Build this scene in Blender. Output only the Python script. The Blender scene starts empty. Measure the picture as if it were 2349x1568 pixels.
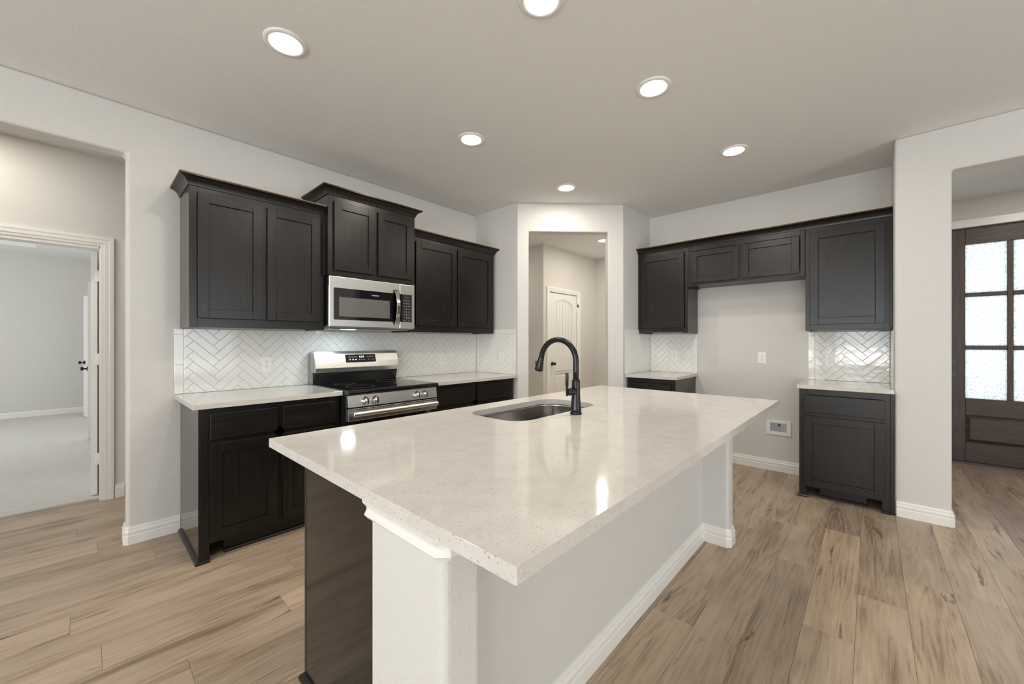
import bpy, bmesh, math, random
from mathutils import Vector, Matrix
random.seed(7)
PI = math.pi
S = bpy.context.scene
COL = S.collection

# ------------------------------------------------------------------ camera
H_CAM = 1.262
cd = bpy.data.cameras.new('camera'); cam = bpy.data.objects.new('camera', cd); COL.objects.link(cam)
cd.sensor_width = 36; cd.sensor_fit = 'HORIZONTAL'
cd.lens = 899.95 * 36 / 2349
cd.clip_start = 0.05
cam.location = (0, 0, H_CAM)
# forward = (0.73775, 0.67508) ; level camera
cam.rotation_euler = (PI / 2, 0, math.atan2(0.67508, 0.73775) - PI / 2)
S.camera = cam

# ------------------------------------------------------------------ view / world
S.view_settings.view_transform = 'Standard'
S.view_settings.look = 'None'
S.view_settings.gamma = 1
S.view_settings.use_curve_mapping = False
S.view_settings.exposure = -0.22
W = bpy.data.worlds.new('world'); S.world = W; W.use_nodes = True
bg = W.node_tree.nodes['Background']
bg.inputs[0].default_value = (0.80, 0.90, 1.0, 1); bg.inputs[1].default_value = 1.5
S.cycles.use_denoising = True
S.cycles.max_bounces = 10
S.cycles.diffuse_bounces = 7
S.cycles.glossy_bounces = 4
S.cycles.transmission_bounces = 6
S.cycles.sample_clamp_indirect = 8
S.cycles.caustics_reflective = False
S.cycles.caustics_refractive = False

WARM = (1.0, 0.915, 0.80)
COOL = (0.84, 0.93, 1.0)
P_LAMP = 8.5
def area(name, loc, rot, sx, sy, power, color, shape='RECTANGLE', spread=PI, parent=None):
    ld = bpy.data.lights.new(name, 'AREA'); ld.shape = shape; ld.size = sx
    if shape in ('RECTANGLE', 'ELLIPSE'): ld.size_y = sy
    ld.energy = power; ld.color = color; ld.spread = spread
    o = bpy.data.objects.new(name, ld); COL.objects.link(o); o.location = loc; o.rotation_euler = rot
    if parent is not None: o.parent = parent
    return o
# daylight lamps at unseen windows of the living side (behind the camera) and the bedroom
WIN_REAR = [(-3.6, -2.5), (-2.0, -0.9), (-0.4, 0.7), (1.2, 2.3)]       # y ranges on the wall x=-4.6
for i, (a, b) in enumerate(WIN_REAR):
    area('window_daylight', (-4.52, (a + b) / 2, 1.55), (0, -PI / 2, 0), 1.6, b - a - 0.1, 38, COOL)
    # low strip lamp added to brighten the ceiling, imitating ground bounce
    area('window_groundlight', (-4.46, (a + b) / 2, 0.86), (0, -PI / 2 - 0.95, 0), 0.22, b - a - 0.1, 34, (1.0, 0.985, 0.965))
area('window_daylight', (1.4, -4.92, 1.25), (PI / 2, 0, 0), 2.2, 2.0, 60, COOL)  # patio window lamp, out of view, added to light the room
area('window_groundlight', (1.4, -4.80, 0.16), (PI / 2 + 0.95, 0, 0), 2.0, 0.22, 48, (0.95, 0.98, 1.0))  # another added strip lamp, aimed up at the ceiling
area('window_daylight', (-3.42, 7.6, 1.5), (0, -PI / 2, 0), 1.4, 2.4, 92, (0.97, 0.985, 1.0))  # lamp for an unseen bedroom window, put in to light the bedroom
area('porch_daylight', (6.62, -1.03, 1.6), (0, PI / 2, 0), 2.0, 1.1, 12, (0.92, 0.97, 1.0))

# ------------------------------------------------------------------ node helpers
def nt(m): return m.node_tree
def new_mat(name, color=(0.5,)*3, rough=0.5, metal=0.0, spec=0.5, **kw):
    m = bpy.data.materials.new(name); m.use_nodes = True
    b = m.node_tree.nodes['Principled BSDF']
    b.inputs['Base Color'].default_value = (*color, 1)
    b.inputs['Roughness'].default_value = rough
    b.inputs['Metallic'].default_value = metal
    b.inputs['Specular IOR Level'].default_value = spec
    for k, v in kw.items(): b.inputs[k.replace('_', ' ')].default_value = v
    return m
def bsdf(m): return m.node_tree.nodes['Principled BSDF']
def node(m, typ, **kw):
    n = m.node_tree.nodes.new(typ)
    for k, v in kw.items():
        if k.startswith('in_'): n.inputs[int(k[3:])].default_value = v
        else: setattr(n, k, v)
    return n
def link(m, a, b): m.node_tree.links.new(a, b)
def pos(m, scale=(1, 1, 1), rot=(0, 0, 0)):
    g = node(m, 'ShaderNodeNewGeometry'); mp = node(m, 'ShaderNodeMapping')
    mp.inputs['Scale'].default_value = scale; mp.inputs['Rotation'].default_value = rot
    link(m, g.outputs['Position'], mp.inputs['Vector']); return mp.outputs['Vector']
def noise(m, vec, scale, detail=3, rough=0.5, dist=0.0):
    n = node(m, 'ShaderNodeTexNoise'); n.inputs['Scale'].default_value = scale; n.inputs['Detail'].default_value = detail
    n.inputs['Roughness'].default_value = rough; n.inputs['Distortion'].default_value = dist
    link(m, vec, n.inputs['Vector']); return n
def ramp(m, fac, stops):
    r = node(m, 'ShaderNodeValToRGB'); e = r.color_ramp.elements
    while len(e) < len(stops): e.new(0.5)
    for el, (p, c) in zip(e, stops): el.position = p; el.color = (*c, 1) if len(c) == 3 else c
    link(m, fac, r.inputs['Fac']); return r.outputs['Color']
def bump(m, h, strength, dist):
    b = node(m, 'ShaderNodeBump'); b.inputs['Strength'].default_value = strength; b.inputs['Distance'].default_value = dist
    link(m, h, b.inputs['Height']); link(m, b.outputs['Normal'], bsdf(m).inputs['Normal']); return b
def mix(m, fac, a, b, mode='MIX'):
    x = node(m, 'ShaderNodeMix', data_type='RGBA', blend_type=mode)
    for inp, v in ((x.inputs[0], fac), (x.inputs[6], a), (x.inputs[7], b)):
        if hasattr(v, 'links') or isinstance(v, bpy.types.NodeSocket): link(m, v, inp)
        elif isinstance(v, (int, float)): inp.default_value = v
        else: inp.default_value = (*v, 1)
    return x.outputs[2]
def math_n(m, op, a, b=None):
    x = node(m, 'ShaderNodeMath', operation=op)
    for i, v in enumerate((a, b)):
        if v is None: continue
        if isinstance(v, (int, float)): x.inputs[i].default_value = v
        else: link(m, v, x.inputs[i])
    return x.outputs[0]

# ------------------------------------------------------------------ materials
def paint(name, color, rough=0.85, strength=0.35):
    m = new_mat(name, color, rough, spec=0.25)
    n = noise(m, pos(m), 150, 2, 0.5)
    h = ramp(m, n.outputs['Fac'], [(0.42, (0, 0, 0)), (0.62, (1, 1, 1))])
    bump(m, h, strength, 0.0012); return m
M_WALL = paint('wall_paint', (0.66, 0.65, 0.625))
M_CEIL = paint('ceiling_paint', (0.785, 0.79, 0.775), 0.9, 0.3)
M_TRIM = new_mat('white_trim_paint', (0.82, 0.81, 0.78), 0.32)
M_DOORW = new_mat('white_door_paint', (0.80, 0.80, 0.78), 0.35)
def dark_wood(name, scale, lo=(0.0062, 0.0048, 0.0040), hi=(0.019, 0.0150, 0.0122), rough=0.30):
    m = new_mat(name, lo, rough, spec=0.40)
    v = pos(m, scale)
    a = noise(m, v, 4.0, 6, 0.65, 0.6)
    b = noise(m, pos(m), 2.2, 2)
    f = math_n(m, 'MULTIPLY', a.outputs['Fac'], math_n(m, 'ADD', b.outputs['Fac'], 0.45))
    link(m, ramp(m, f, [(0.30, lo), (0.72, hi)]), bsdf(m).inputs['Base Color'])
    bump(m, a.outputs['Fac'], 0.06, 0.0005)
    return m
M_CABV = dark_wood('espresso_wood_vertical', (16, 16, 1.0))
M_CABH = dark_wood('espresso_wood_horizontal', (1.2, 1.2, 18))
M_PANEL = dark_wood('espresso_panel_gloss', (10, 10, 1.0), rough=0.10); bsdf(M_PANEL).inputs['Specular IOR Level'].default_value = 0.6
M_TOE = new_mat('toe_kick_black', (0.006, 0.006, 0.007), 0.5)
M_RAW = new_mat('raw_wood_edge', (0.50, 0.28, 0.14), 0.6)
def quartz():
    m = new_mat('white_quartz', (0.74, 0.70, 0.64), 0.09, spec=0.38)
    p = pos(m)
    n = noise(m, p, 14, 3)
    base = ramp(m, n.outputs['Fac'], [(0.3, (0.615, 0.585, 0.55)), (0.7, (0.67, 0.64, 0.605))])
    v = node(m, 'ShaderNodeTexVoronoi'); v.inputs['Scale'].default_value = 95; link(m, p, v.inputs['Vector'])
    sp = node(m, 'ShaderNodeSeparateColor'); link(m, v.outputs['Color'], sp.inputs[0])
    near = math_n(m, 'LESS_THAN', v.outputs['Distance'], 0.17)
    dark = math_n(m, 'MULTIPLY', near, math_n(m, 'GREATER_THAN', sp.outputs[0], 0.90))
    lite = math_n(m, 'MULTIPLY', near, math_n(m, 'LESS_THAN', sp.outputs[0], 0.02))
    c = mix(m, dark, base, (0.36, 0.31, 0.25)); c = mix(m, lite, c, (0.88, 0.87, 0.85))
    v2 = node(m, 'ShaderNodeTexVoronoi'); v2.inputs['Scale'].default_value = 260; link(m, p, v2.inputs['Vector'])
    sp2 = node(m, 'ShaderNodeSeparateColor'); link(m, v2.outputs['Color'], sp2.inputs[0])
    d2 = math_n(m, 'MULTIPLY', math_n(m, 'GREATER_THAN', sp2.outputs[1], 0.93), 0.35)
    c = mix(m, d2, c, (0.42, 0.36, 0.30))
    link(m, c, bsdf(m).inputs['Base Color']); return m
M_QUARTZ = quartz()
def floor_mat():
    m = new_mat('oak_vinyl_plank', (0.4, 0.3, 0.2), 0.42, spec=0.4)
    at = node(m, 'ShaderNodeAttribute', attribute_name='plank'); sp = node(m, 'ShaderNodeSeparateColor'); link(m, at.outputs['Color'], sp.inputs[0])
    off = node(m, 'ShaderNodeCombineXYZ')
    link(m, math_n(m, 'MULTIPLY', sp.outputs[0], 37.0), off.inputs[0]); link(m, math_n(m, 'MULTIPLY', sp.outputs[1], 23.0), off.inputs[2])
    g = node(m, 'ShaderNodeNewGeometry'); ad = node(m, 'ShaderNodeVectorMath', operation='ADD')
    link(m, g.outputs['Position'], ad.inputs[0]); link(m, off.outputs[0], ad.inputs[1])
    def mp(s):
        x = node(m, 'ShaderNodeMapping'); x.inputs['Scale'].default_value = s; link(m, ad.outputs[0], x.inputs[0]); return x.outputs[0]
    broad = noise(m, mp((0.8, 4.5, 1)), 1.6, 3, 0.5, 0.5)
    grain = noise(m, mp((1.6, 34, 1)), 3.0, 5, 0.6, 0.25)
    fine = noise(m, mp((4, 120, 1)), 3.0, 3, 0.6)
    fig = noise(m, mp((0.42, 3.6, 1)), 1.5, 1.5, 0.45, 0.5)
    wav = math_n(m, 'SINE', math_n(m, 'MULTIPLY', fig.outputs['Fac'], 95.0))
    f = math_n(m, 'ADD', math_n(m, 'MULTIPLY', grain.outputs['Fac'], 0.44), math_n(m, 'MULTIPLY', broad.outputs['Fac'], 0.56))
    f = math_n(m, 'ADD', f, math_n(m, 'MULTIPLY', wav, 0.034))
    f = math_n(m, 'ADD', f, math_n(m, 'MULTIPLY', math_n(m, 'SUBTRACT', fine.outputs['Fac'], 0.5), 0.10))
    c = ramp(m, f, [(0.33, (0.235, 0.17, 0.12)), (0.47, (0.415, 0.322, 0.238)), (0.66, (0.54, 0.44, 0.34))])
    tint = ramp(m, sp.outputs[2], [(0.0, (0.80, 0.79, 0.78)), (0.5, (0.98, 0.96, 0.94)), (1.0, (1.14, 1.10, 1.04))])
    c = mix(m, 1.0, c, tint, 'MULTIPLY')
    kn = noise(m, mp((1.15, 8.5, 1)), 2.2, 7, 0.62, 0.9)
    msk = noise(m, mp((1.1, 3.2, 1)), 1.7, 1)
    kf = math_n(m, 'MULTIPLY', ramp(m, kn.outputs['Fac'], [(0.585, (0, 0, 0)), (0.65, (1, 1, 1))]), ramp(m, msk.outputs['Fac'], [(0.50, (0, 0, 0)), (0.60, (1, 1, 1))]))
    c = mix(m, math_n(m, 'MULTIPLY', kf, 0.72), c, (0.075, 0.048, 0.032))
    link(m, c, bsdf(m).inputs['Base Color'])
    r = ramp(m, grain.outputs['Fac'], [(0.3, (0.27,)*3), (0.7, (0.40,)*3)]); link(m, r, bsdf(m).inputs['Roughness'])
    bump(m, grain.outputs['Fac'], 0.12, 0.0008); return m
M_FLOOR = floor_mat()
M_SEAM = new_mat('plank_seam', (0.10, 0.07, 0.045), 0.7)
def carpet():
    m = new_mat('bedroom_carpet', (0.6, 0.58, 0.54), 0.95, spec=0.1)
    n = noise(m, pos(m), 260, 3, 0.7); n2 = noise(m, pos(m, (4, 12, 1)), 3, 4)
    f = math_n(m, 'ADD', math_n(m, 'MULTIPLY', n.outputs['Fac'], 0.6), math_n(m, 'MULTIPLY', n2.outputs['Fac'], 0.4))
    link(m, ramp(m, f, [(0.3, (0.60, 0.58, 0.55)), (0.65, (0.82, 0.81, 0.78))]), bsdf(m).inputs['Base Color'])
    bump(m, n.outputs['Fac'], 0.9, 0.006); return m
M_CARPET = carpet()
M_TILE = new_mat('white_glazed_tile', (0.80, 0.80, 0.77), 0.10, spec=0.5)
_n = noise(M_TILE, pos(M_TILE), 14, 2); bump(M_TILE, _n.outputs['Fac'], 0.25, 0.004)
M_GROUT = new_mat('grey_grout', (0.42, 0.41, 0.38), 0.9)
def steel(name, scale, col=0.72, rough=0.30):
    m = new_mat(name, (col, col * 0.975, col * 0.945), rough, metal=1.0)
    n = noise(m, pos(m, scale), 6, 4, 0.6)
    link(m, ramp(m, n.outputs['Fac'], [(0.3, (rough * 0.85,)*3), (0.7, (rough * 1.2,)*3)]), bsdf(m).inputs['Roughness'])
    bsdf(m).inputs['Anisotropic'].default_value = 0.5
    bump(m, n.outputs['Fac'], 0.012, 0.0002); return m
M_STEEL = steel('brushed_stainless', (2, 2, 160))
M_STEELV = steel('sink_stainless', (60, 60, 3), 0.50, 0.22)
M_CHROME = new_mat('polished_steel', (0.72, 0.71, 0.69), 0.10, metal=1.0)
M_BGLASS = new_mat('black_glass', (0.008, 0.008, 0.009), 0.04, spec=0.6)
M_MWIN = new_mat('microwave_window_glass', (0.14, 0.135, 0.125), 0.12, spec=0.5)
M_OVEN = new_mat('oven_window_glass', (0.014, 0.009, 0.007), 0.05, spec=0.6)
M_BLACK = new_mat('black_enamel', (0.012, 0.012, 0.013), 0.22)
M_BRONZE = new_mat('matte_bronze_black', (0.010, 0.0092, 0.0085), 0.26, metal=0.25, spec=0.5)
M_KNOB = new_mat('oil_black_metal', (0.012, 0.012, 0.013), 0.3, metal=0.5)
M_PLATE = new_mat('white_plastic', (0.83, 0.83, 0.81), 0.3)
M_SLOT = new_mat('outlet_slot', (0.02, 0.02, 0.02), 0.6)
M_GALV = new_mat('galvanised_metal', (0.42, 0.43, 0.43), 0.4, metal=0.9)
M_PRINT = new_mat('white_print', (0.85, 0.85, 0.85), 0.5)
M_PRINTR = new_mat('red_print', (0.75, 0.15, 0.13), 0.5)
M_PRINTD = new_mat('dim_print', (0.10, 0.10, 0.10), 0.5)
M_LED = new_mat('display_digits', (1, 1, 1), 0.5)
bsdf(M_LED).inputs['Emission Color'].default_value = (0.9, 0.95, 1, 1); bsdf(M_LED).inputs['Emission Strength'].default_value = 1.2
M_BLUE = new_mat('blue_protective_film', (0.02, 0.085, 0.13), 0.4)
M_LENS = new_mat('lit_lens', (1, 1, 1), 0.5)
bsdf(M_LENS).inputs['Emission Color'].default_value = (1, 0.96, 0.90, 1); bsdf(M_LENS).inputs['Emission Strength'].default_value = 14.0
def entry_wood(name, scale):
    m = new_mat(name, (0.06, 0.03, 0.02), 0.42)
    a = noise(m, pos(m, scale), 4, 6, 0.65, 0.4)
    link(m, ramp(m, a.outputs['Fac'], [(0.3, (0.030, 0.016, 0.012)), (0.7, (0.105, 0.058, 0.042))]), bsdf(m).inputs['Base Color'])
    bump(m, a.outputs['Fac'], 0.25, 0.001); return m
M_MAHV = entry_wood('mahogany_vertical', (20, 20, 1.2)); M_MAHH = entry_wood('mahogany_horizontal', (3, 1.2, 22))
def rain_glass():
    m = bpy.data.materials.new('rain_glass'); m.use_nodes = True; t = m.node_tree
    for n in list(t.nodes): t.nodes.remove(n)
    out = t.nodes.new('ShaderNodeOutputMaterial'); tr = t.nodes.new('ShaderNodeBsdfTranslucent'); gl = t.nodes.new('ShaderNodeBsdfGlossy'); mx = t.nodes.new('ShaderNodeMixShader')
    n = noise(m, pos(m, (1, 1, 0.6)), 95, 3, 0.6)
    c = ramp(m, n.outputs['Fac'], [(0.34, (0.50, 0.52, 0.515)), (0.56, (0.90, 0.91, 0.90))])
    link(m, c, tr.inputs[0]); gl.inputs['Roughness'].default_value = 0.15; mx.inputs[0].default_value = 0.06
    b = t.nodes.new('ShaderNodeBump'); b.inputs['Strength'].default_value = 0.6; b.inputs['Distance'].default_value = 0.004
    link(m, n.outputs['Fac'], b.inputs['Height']); link(m, b.outputs[0], gl.inputs['Normal']); link(m, b.outputs[0], tr.inputs['Normal'])
    link(m, tr.outputs[0], mx.inputs[1]); link(m, gl.outputs[0], mx.inputs[2]); link(m, mx.outputs[0], out.inputs[0]); return m
M_RAIN = rain_glass()
M_PANE = new_mat('window_pane', (0.9, 0.95, 1), 0.02, Transmission_Weight=1.0)

# ------------------------------------------------------------------ mesh helpers
class MB:
    def __init__(s): s.bm = bmesh.new()
    def face(s, vs, mi=0):
        try: f = s.bm.faces.new(vs); f.material_index = mi; return f
        except ValueError: return None
    def box(s, x0, x1, y0, y1, z0, z1, mi=0):
        x0, x1 = sorted((x0, x1)); y0, y1 = sorted((y0, y1)); z0, z1 = sorted((z0, z1))
        v = [s.bm.verts.new(p) for p in ((x0,y0,z0),(x1,y0,z0),(x1,y1,z0),(x0,y1,z0),(x0,y0,z1),(x1,y0,z1),(x1,y1,z1),(x0,y1,z1))]
        for q in ((3,2,1,0),(4,5,6,7),(0,1,5,4),(1,2,6,5),(2,3,7,6),(3,0,4,7)): s.face([v[i] for i in q], mi)
        return s
    def prism(s, pts, z0, z1, mi=0, fn=None):
        """closed 2-D polygon (ccw) extruded from z0 to z1; fn maps (a,b,h) to xyz"""
        fn = fn or (lambda a, b, h: (a, b, h))
        lo = [s.bm.verts.new(fn(a, b, z0)) for a, b in pts]; hi = [s.bm.verts.new(fn(a, b, z1)) for a, b in pts]
        s.face(lo[::-1], mi); s.face(hi, mi); n = len(pts)
        for i in range(n): s.face([lo[i], lo[(i+1) % n], hi[(i+1) % n], hi[i]], mi)
        return s
    def sweep(s, path, prof, fn=None, closed=False, mi=0, mis=None):
        """profile points (out, h) swept along a 2-D path, 'out' = to the left of travel, mitred"""
        fn = fn or (lambda a, b, h: (a, b, h)); n = len(path); rows = []
        for i, p in enumerate(path):
            p = Vector(p)
            dp = (p - Vector(path[i-1])).normalized() if (i > 0 or closed) else None
            dn = (Vector(path[(i+1) % n]) - p).normalized() if (i < n-1 or closed) else None
            if dp is None: dp = dn
            if dn is None: dn = dp
            a = Vector((-dp.y, dp.x)); b = Vector((-dn.y, dn.x)); m = (a + b)
            m = m / max(1e-6, m.dot(a)) if m.length > 1e-6 else a
            rows.append([s.bm.verts.new(fn(*(p + m * o), h)) for o, h in prof])
        k = len(prof)
        for i in range(n if closed else n-1):
            A, B = rows[i], rows[(i+1) % n]
            for j in range(k): s.face([A[j], B[j], B[(j+1) % k], A[(j+1) % k]], (mis[j] if mis else mi))
        if not closed: s.face(rows[0][::-1], mi); s.face(rows[-1], mi)
        return s
    def lathe(s, prof, c, n=32, axis='Z', mi=0, cap=True):
        """profile (r,h) around an axis through c"""
        c = Vector(c)
        def P(r, h, t):
            a, b = r * math.cos(t), r * math.sin(t)
            return c + (Vector((a, b, h)) if axis == 'Z' else Vector((a, h, b)) if axis == 'Y' else Vector((h, a, b)))
        rows = [[s.bm.verts.new(P(r, h, 2*PI*i/n)) for i in range(n)] for r, h in prof]
        for A, B in zip(rows, rows[1:]):
            for i in range(n):
                f = s.face([A[i], A[(i+1) % n], B[(i+1) % n], B[i]], mi)
                if f: f.smooth = True
        if cap: s.face(rows[0][::-1], mi); s.face(rows[-1], mi)
        return s
    def tube(s, pts, rad, n=20, mi=0):
        pts = [Vector(p) for p in pts]; rr = rad if isinstance(rad, (list, tuple)) else [rad]*len(pts); rows = []; up = None
        for i, p in enumerate(pts):
            d = ((pts[min(i+1, len(pts)-1)] - pts[max(i-1, 0)])).normalized()
            if up is None: up = Vector((0, 0, 1)) if abs(d.z) < 0.9 else Vector((1, 0, 0))
            a = d.cross(up).normalized(); b = a.cross(d).normalized(); up = b
            rows.append([s.bm.verts.new(p + (a*math.cos(2*PI*j/n) + b*math.sin(2*PI*j/n))*rr[i]) for j in range(n)])
        for A, B in zip(rows, rows[1:]):
            for j in range(n):
                f = s.face([A[j], A[(j+1) % n], B[(j+1) % n], B[j]], mi)
                if f: f.smooth = True
        s.face(rows[0][::-1], mi); s.face(rows[-1], mi); return s
def rootloc(o):
    v = Vector((0, 0, 0))
    while o is not None: v += Vector(o.location); o = o.parent
    return v
def obj(name, mb, mats, parent=None, bevel=0, kind=None, label=None, seg=2, smooth=False):
    bm = mb.bm; bmesh.ops.recalc_face_normals(bm, faces=bm.faces)
    off = rootloc(parent) if parent is not None else Vector((0, 0, 0))
    if off.length: bmesh.ops.translate(bm, verts=bm.verts, vec=-off)
    me = bpy.data.meshes.new(name); bm.to_mesh(me); bm.free()
    for m in (mats if isinstance(mats, (list, tuple)) else [mats]): me.materials.append(m)
    o = bpy.data.objects.new(name, me); COL.objects.link(o)
    if parent is not None: o.parent = parent
    if smooth:
        for p in me.polygons: p.use_smooth = True
    if bevel:
        b = o.modifiers.new('bevel', 'BEVEL'); b.width = bevel; b.segments = seg; b.limit_method = 'ANGLE'; b.angle_limit = math.radians(40)
    if kind: o['kind'] = kind
    if label: o['label'] = label
    return o
def tag(o, label, cat, group=None, kind=None):
    o['label'] = label; o['category'] = cat
    if group: o['group'] = group
    if kind: o['kind'] = kind
    return o
def thing(name, label, cat, loc, group=None):
    o = bpy.data.objects.new(name, None); COL.objects.link(o); o.location = loc; o.empty_display_size = 0.1
    return tag(o, label, cat, group)
def struct(name, mb, mats, parent=None, **kw): return obj(name, mb, mats, parent, kind='structure' if parent is None else None, **kw)
def box(*a): return MB().box(*a)
def text_mesh(txt, size, fn, mat, name, parent, align='CENTER'):
    """flat lettering; fn maps (u, v) text coordinates to world xyz"""
    cu = bpy.data.curves.new('t', 'FONT'); cu.body = txt; cu.size = size; cu.align_x = align; cu.align_y = 'CENTER'; cu.resolution_u = 3
    o = bpy.data.objects.new('t', cu); COL.objects.link(o)
    dg = bpy.context.evaluated_depsgraph_get(); me = bpy.data.meshes.new_from_object(o.evaluated_get(dg))
    bpy.data.objects.remove(o); bpy.data.curves.remove(cu)
    off = rootloc(parent)
    for v in me.vertices: v.co = Vector(fn(v.co.x, v.co.y)) - off
    me.name = name; me.materials.clear(); me.materials.append(mat)
    r = bpy.data.objects.new(name, me); COL.objects.link(r); r.parent = parent
    return r
def rrect(x0, x1, y0, y1, r, n=8):
    out = []
    for cx, cy, a0 in ((x1-r, y1-r, 0), (x0+r, y1-r, PI/2), (x0+r, y0+r, PI), (x1-r, y0+r, 1.5*PI)):
        for i in range(n+1): t = a0 + PI/2*i/n; out.append((cx + r*math.cos(t), cy + r*math.sin(t)))
    return out

# ------------------------------------------------------------------ room shell
CZ = 2.74; HZ = 2.438
XR, YT = 4.59, 3.415          # refrigerator wall plane, range wall plane
# floor of planks
def build_floor():
    mb = MB(); bm = mb.bm; cl = bm.loops.layers.float_color.new('plank')
    mb.box(-4.7, 6.35, -5.1, 6.0, -0.05, -0.002, 1)
    w, L, g = 0.178, 1.22, 0.0007
    known = {0: 2.177, 1: 1.52, 2: 2.075, 3: 1.83, -1: 2.62, -2: 1.72, -3: 2.95, -4: 2.3}
    k0, k1 = int(math.floor((-5.0-0.05)/w)), int(math.ceil((4.63-0.05)/w))
    prev = 0
    for k in range(k0, k1):
        off = known.get(k)
        if off is None:
            off = (prev + random.choice((0.38, 0.47, 0.61, 0.75))) % L
        prev = off % L
        x = -4.7 - L + (off + 4.7) % L - L
        ya, yb = 0.05 + k*w, min(0.05 + (k+1)*w, 4.60)
        while x < 6.35:
            a, b = max(x, -4.7) , min(x + L, 6.35); x += L
            if b <= a: continue
            top = [bm.verts.new(p) for p in ((a+g, ya+g, 0), (b-g, ya+g, 0), (b-g, yb-g, 0), (a+g, yb-g, 0))]
            lo = [bm.verts.new((q.co.x + dx, q.co.y + dy, -0.0025)) for q, (dx, dy) in zip(top, ((-g, -g), (g, -g), (g, g), (-g, g)))]
            f = [mb.face(top)] + [mb.face([lo[i], lo[(i+1) % 4], top[(i+1) % 4], top[i]]) for i in range(4)]
            c = (random.random(), random.random(), random.random(), 1)
            for ff in f:
                if ff:
                    for lp in ff.loops: lp[cl] = c
    struct('floor', mb, [M_FLOOR, M_SEAM])
build_floor()
# carpeted bedroom floor with a ragged edge at the doorway
struct('floor_bedroom', box(-3.6, 0.25, 4.60, 10.5, -0.02, 0.012), M_CARPET, bevel=0.006)
# ceilings
mb = MB(); mb.box(-4.7, 6.35, -5.1, 4.53, CZ, CZ+0.1); mb.box(0.25, 6.35, 4.53, 6.1, CZ, CZ+0.1)
struct('ceiling', mb, M_CEIL)
mb = MB()   # bedroom ceiling with a raised tray
TX0, TX1, TY0, TY1, TH = -3.0, -0.49, 5.4, 9.66, 0.28
for a in ((-3.6, 0.25, 4.53, TY0), (-3.6, 0.25, TY1, 10.6), (-3.6, TX0, TY0, TY1), (TX1, 0.25, TY0, TY1)): mb.box(*a, CZ, CZ+TH)
mb.box(TX0-.05, TX1+.05, TY0-.05, TY1+.05, CZ+TH, CZ+TH+0.08)
struct('ceiling_bedroom', mb, M_CEIL)

def wall_quadpoly(pts, z0=0, z1=CZ): return MB().prism(pts, z0, z1)
# range wall (left): opening from x=-1.25 to 0.181 under a header
def wall_open(name, a0, a1, o0, o1, top, fn, d0, d1, bev=0.016):
    """wall from a0 to a1 with one opening o0..o1 up to 'top'; fn(a, z, depth)"""
    pts = [(a0, 0), (o0, 0), (o0, top), (o1, top), (o1, 0), (a1, 0), (a1, CZ), (a0, CZ)]
    return struct(name, MB().prism(pts, d0, d1, fn=fn), M_WALL, bevel=bev, seg=4)
wall_open('wall_range', -4.7, 3.23, -1.25, 0.181, HZ, lambda p, z, d: (p, d, z), YT, YT+0.12, 0.018)
# corner pantry shape: return wall, diagonal wall with a cased opening, return wall
struct('wall_return_left', box(3.11, 3.23, 2.83, YT, 0, CZ), M_WALL)
a = 0.12 / math.sqrt(2)
def diag(t0, t1, z0, z1, mb):
    """piece of diagonal wall between fractions along (3.11,2.775)->(3.925,1.96)"""
    ax, ay, bx, by = 3.11, 2.775, 3.925, 1.96
    P = lambda t, o: (ax + (bx-ax)*t + o, ay + (by-ay)*t + o)
    p = [P(t0, 0), P(t1, 0), P(t1, a), P(t0, a)]
    mb.prism(p, z0, z1)
DL = 0.815*math.sqrt(2); q2 = 1/math.sqrt(2)
wall_open('wall_diagonal', 0, DL, (3.199-3.11)*math.sqrt(2), (3.803-3.11)*math.sqrt(2), HZ, lambda p, z, d: (3.11+(p+d)*q2, 2.775+(d-p)*q2, z), 0, 0.12, 0.012)
struct('wall_corner_fill', MB().prism([(3.11, 2.775), (3.11+a, 2.775+a), (3.23, 2.83), (3.11, 2.83)], 0, CZ), M_WALL)
struct('wall_return_right', box(3.98, 6.2, 1.96, 2.08, 0, CZ), M_WALL)
struct('wall_corner_fill', MB().prism([(3.925, 1.96), (3.98, 1.96), (3.98, 2.08), (3.925+a, 1.96+a)], 0, CZ), M_WALL)
struct('wall_fridge', box(XR, XR+0.12, -0.127, 1.96, 0, CZ), M_WALL)
struct('wall_pillar', box(4.11, XR+0.12, -0.408, -0.127, 0, CZ), M_WALL)
wall_open('wall_entry', -5.1, -0.127, -2.3, -0.408, HZ, lambda p, z, d: (d, p, z), 4.0, 4.11, 0.014)
# exterior wall on the far right, with the front door hole (y -1.484..-0.57)
mb = MB(); mb.box(6.2, 6.35, -0.56, 6.0, 0, CZ); mb.box(6.2, 6.35, -5.1, -1.494, 0, CZ); mb.box(6.2, 6.35, -1.494, -0.56, 2.45, CZ)
struct('wall_exterior', mb, M_WALL)
struct('wall_entry_back', box(XR+0.12, 6.2, -0.408, -0.30, 0, CZ), M_WALL)
# far hall behind the diagonal opening
mb = MB(); mb.box(4.69, 4.842, 3.65, 3.77, 0, CZ); mb.box(5.613, 6.2, 3.65, 3.77, 0, CZ); mb.box(4.842, 5.613, 3.65, 3.77, 2.036, CZ)
struct('wall_utility', mb, M_WALL)
struct('wall_utility_side', box(4.69, 4.81, 3.77, 6.0, 0, CZ), M_WALL)
struct('wall_utility_end', box(3.0, 4.69, 5.2, 5.32, 0, CZ), M_WALL)
struct('wall_utility_left', box(3.11, 3.23, YT+0.12, 5.2, 0, CZ), M_WALL)
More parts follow.
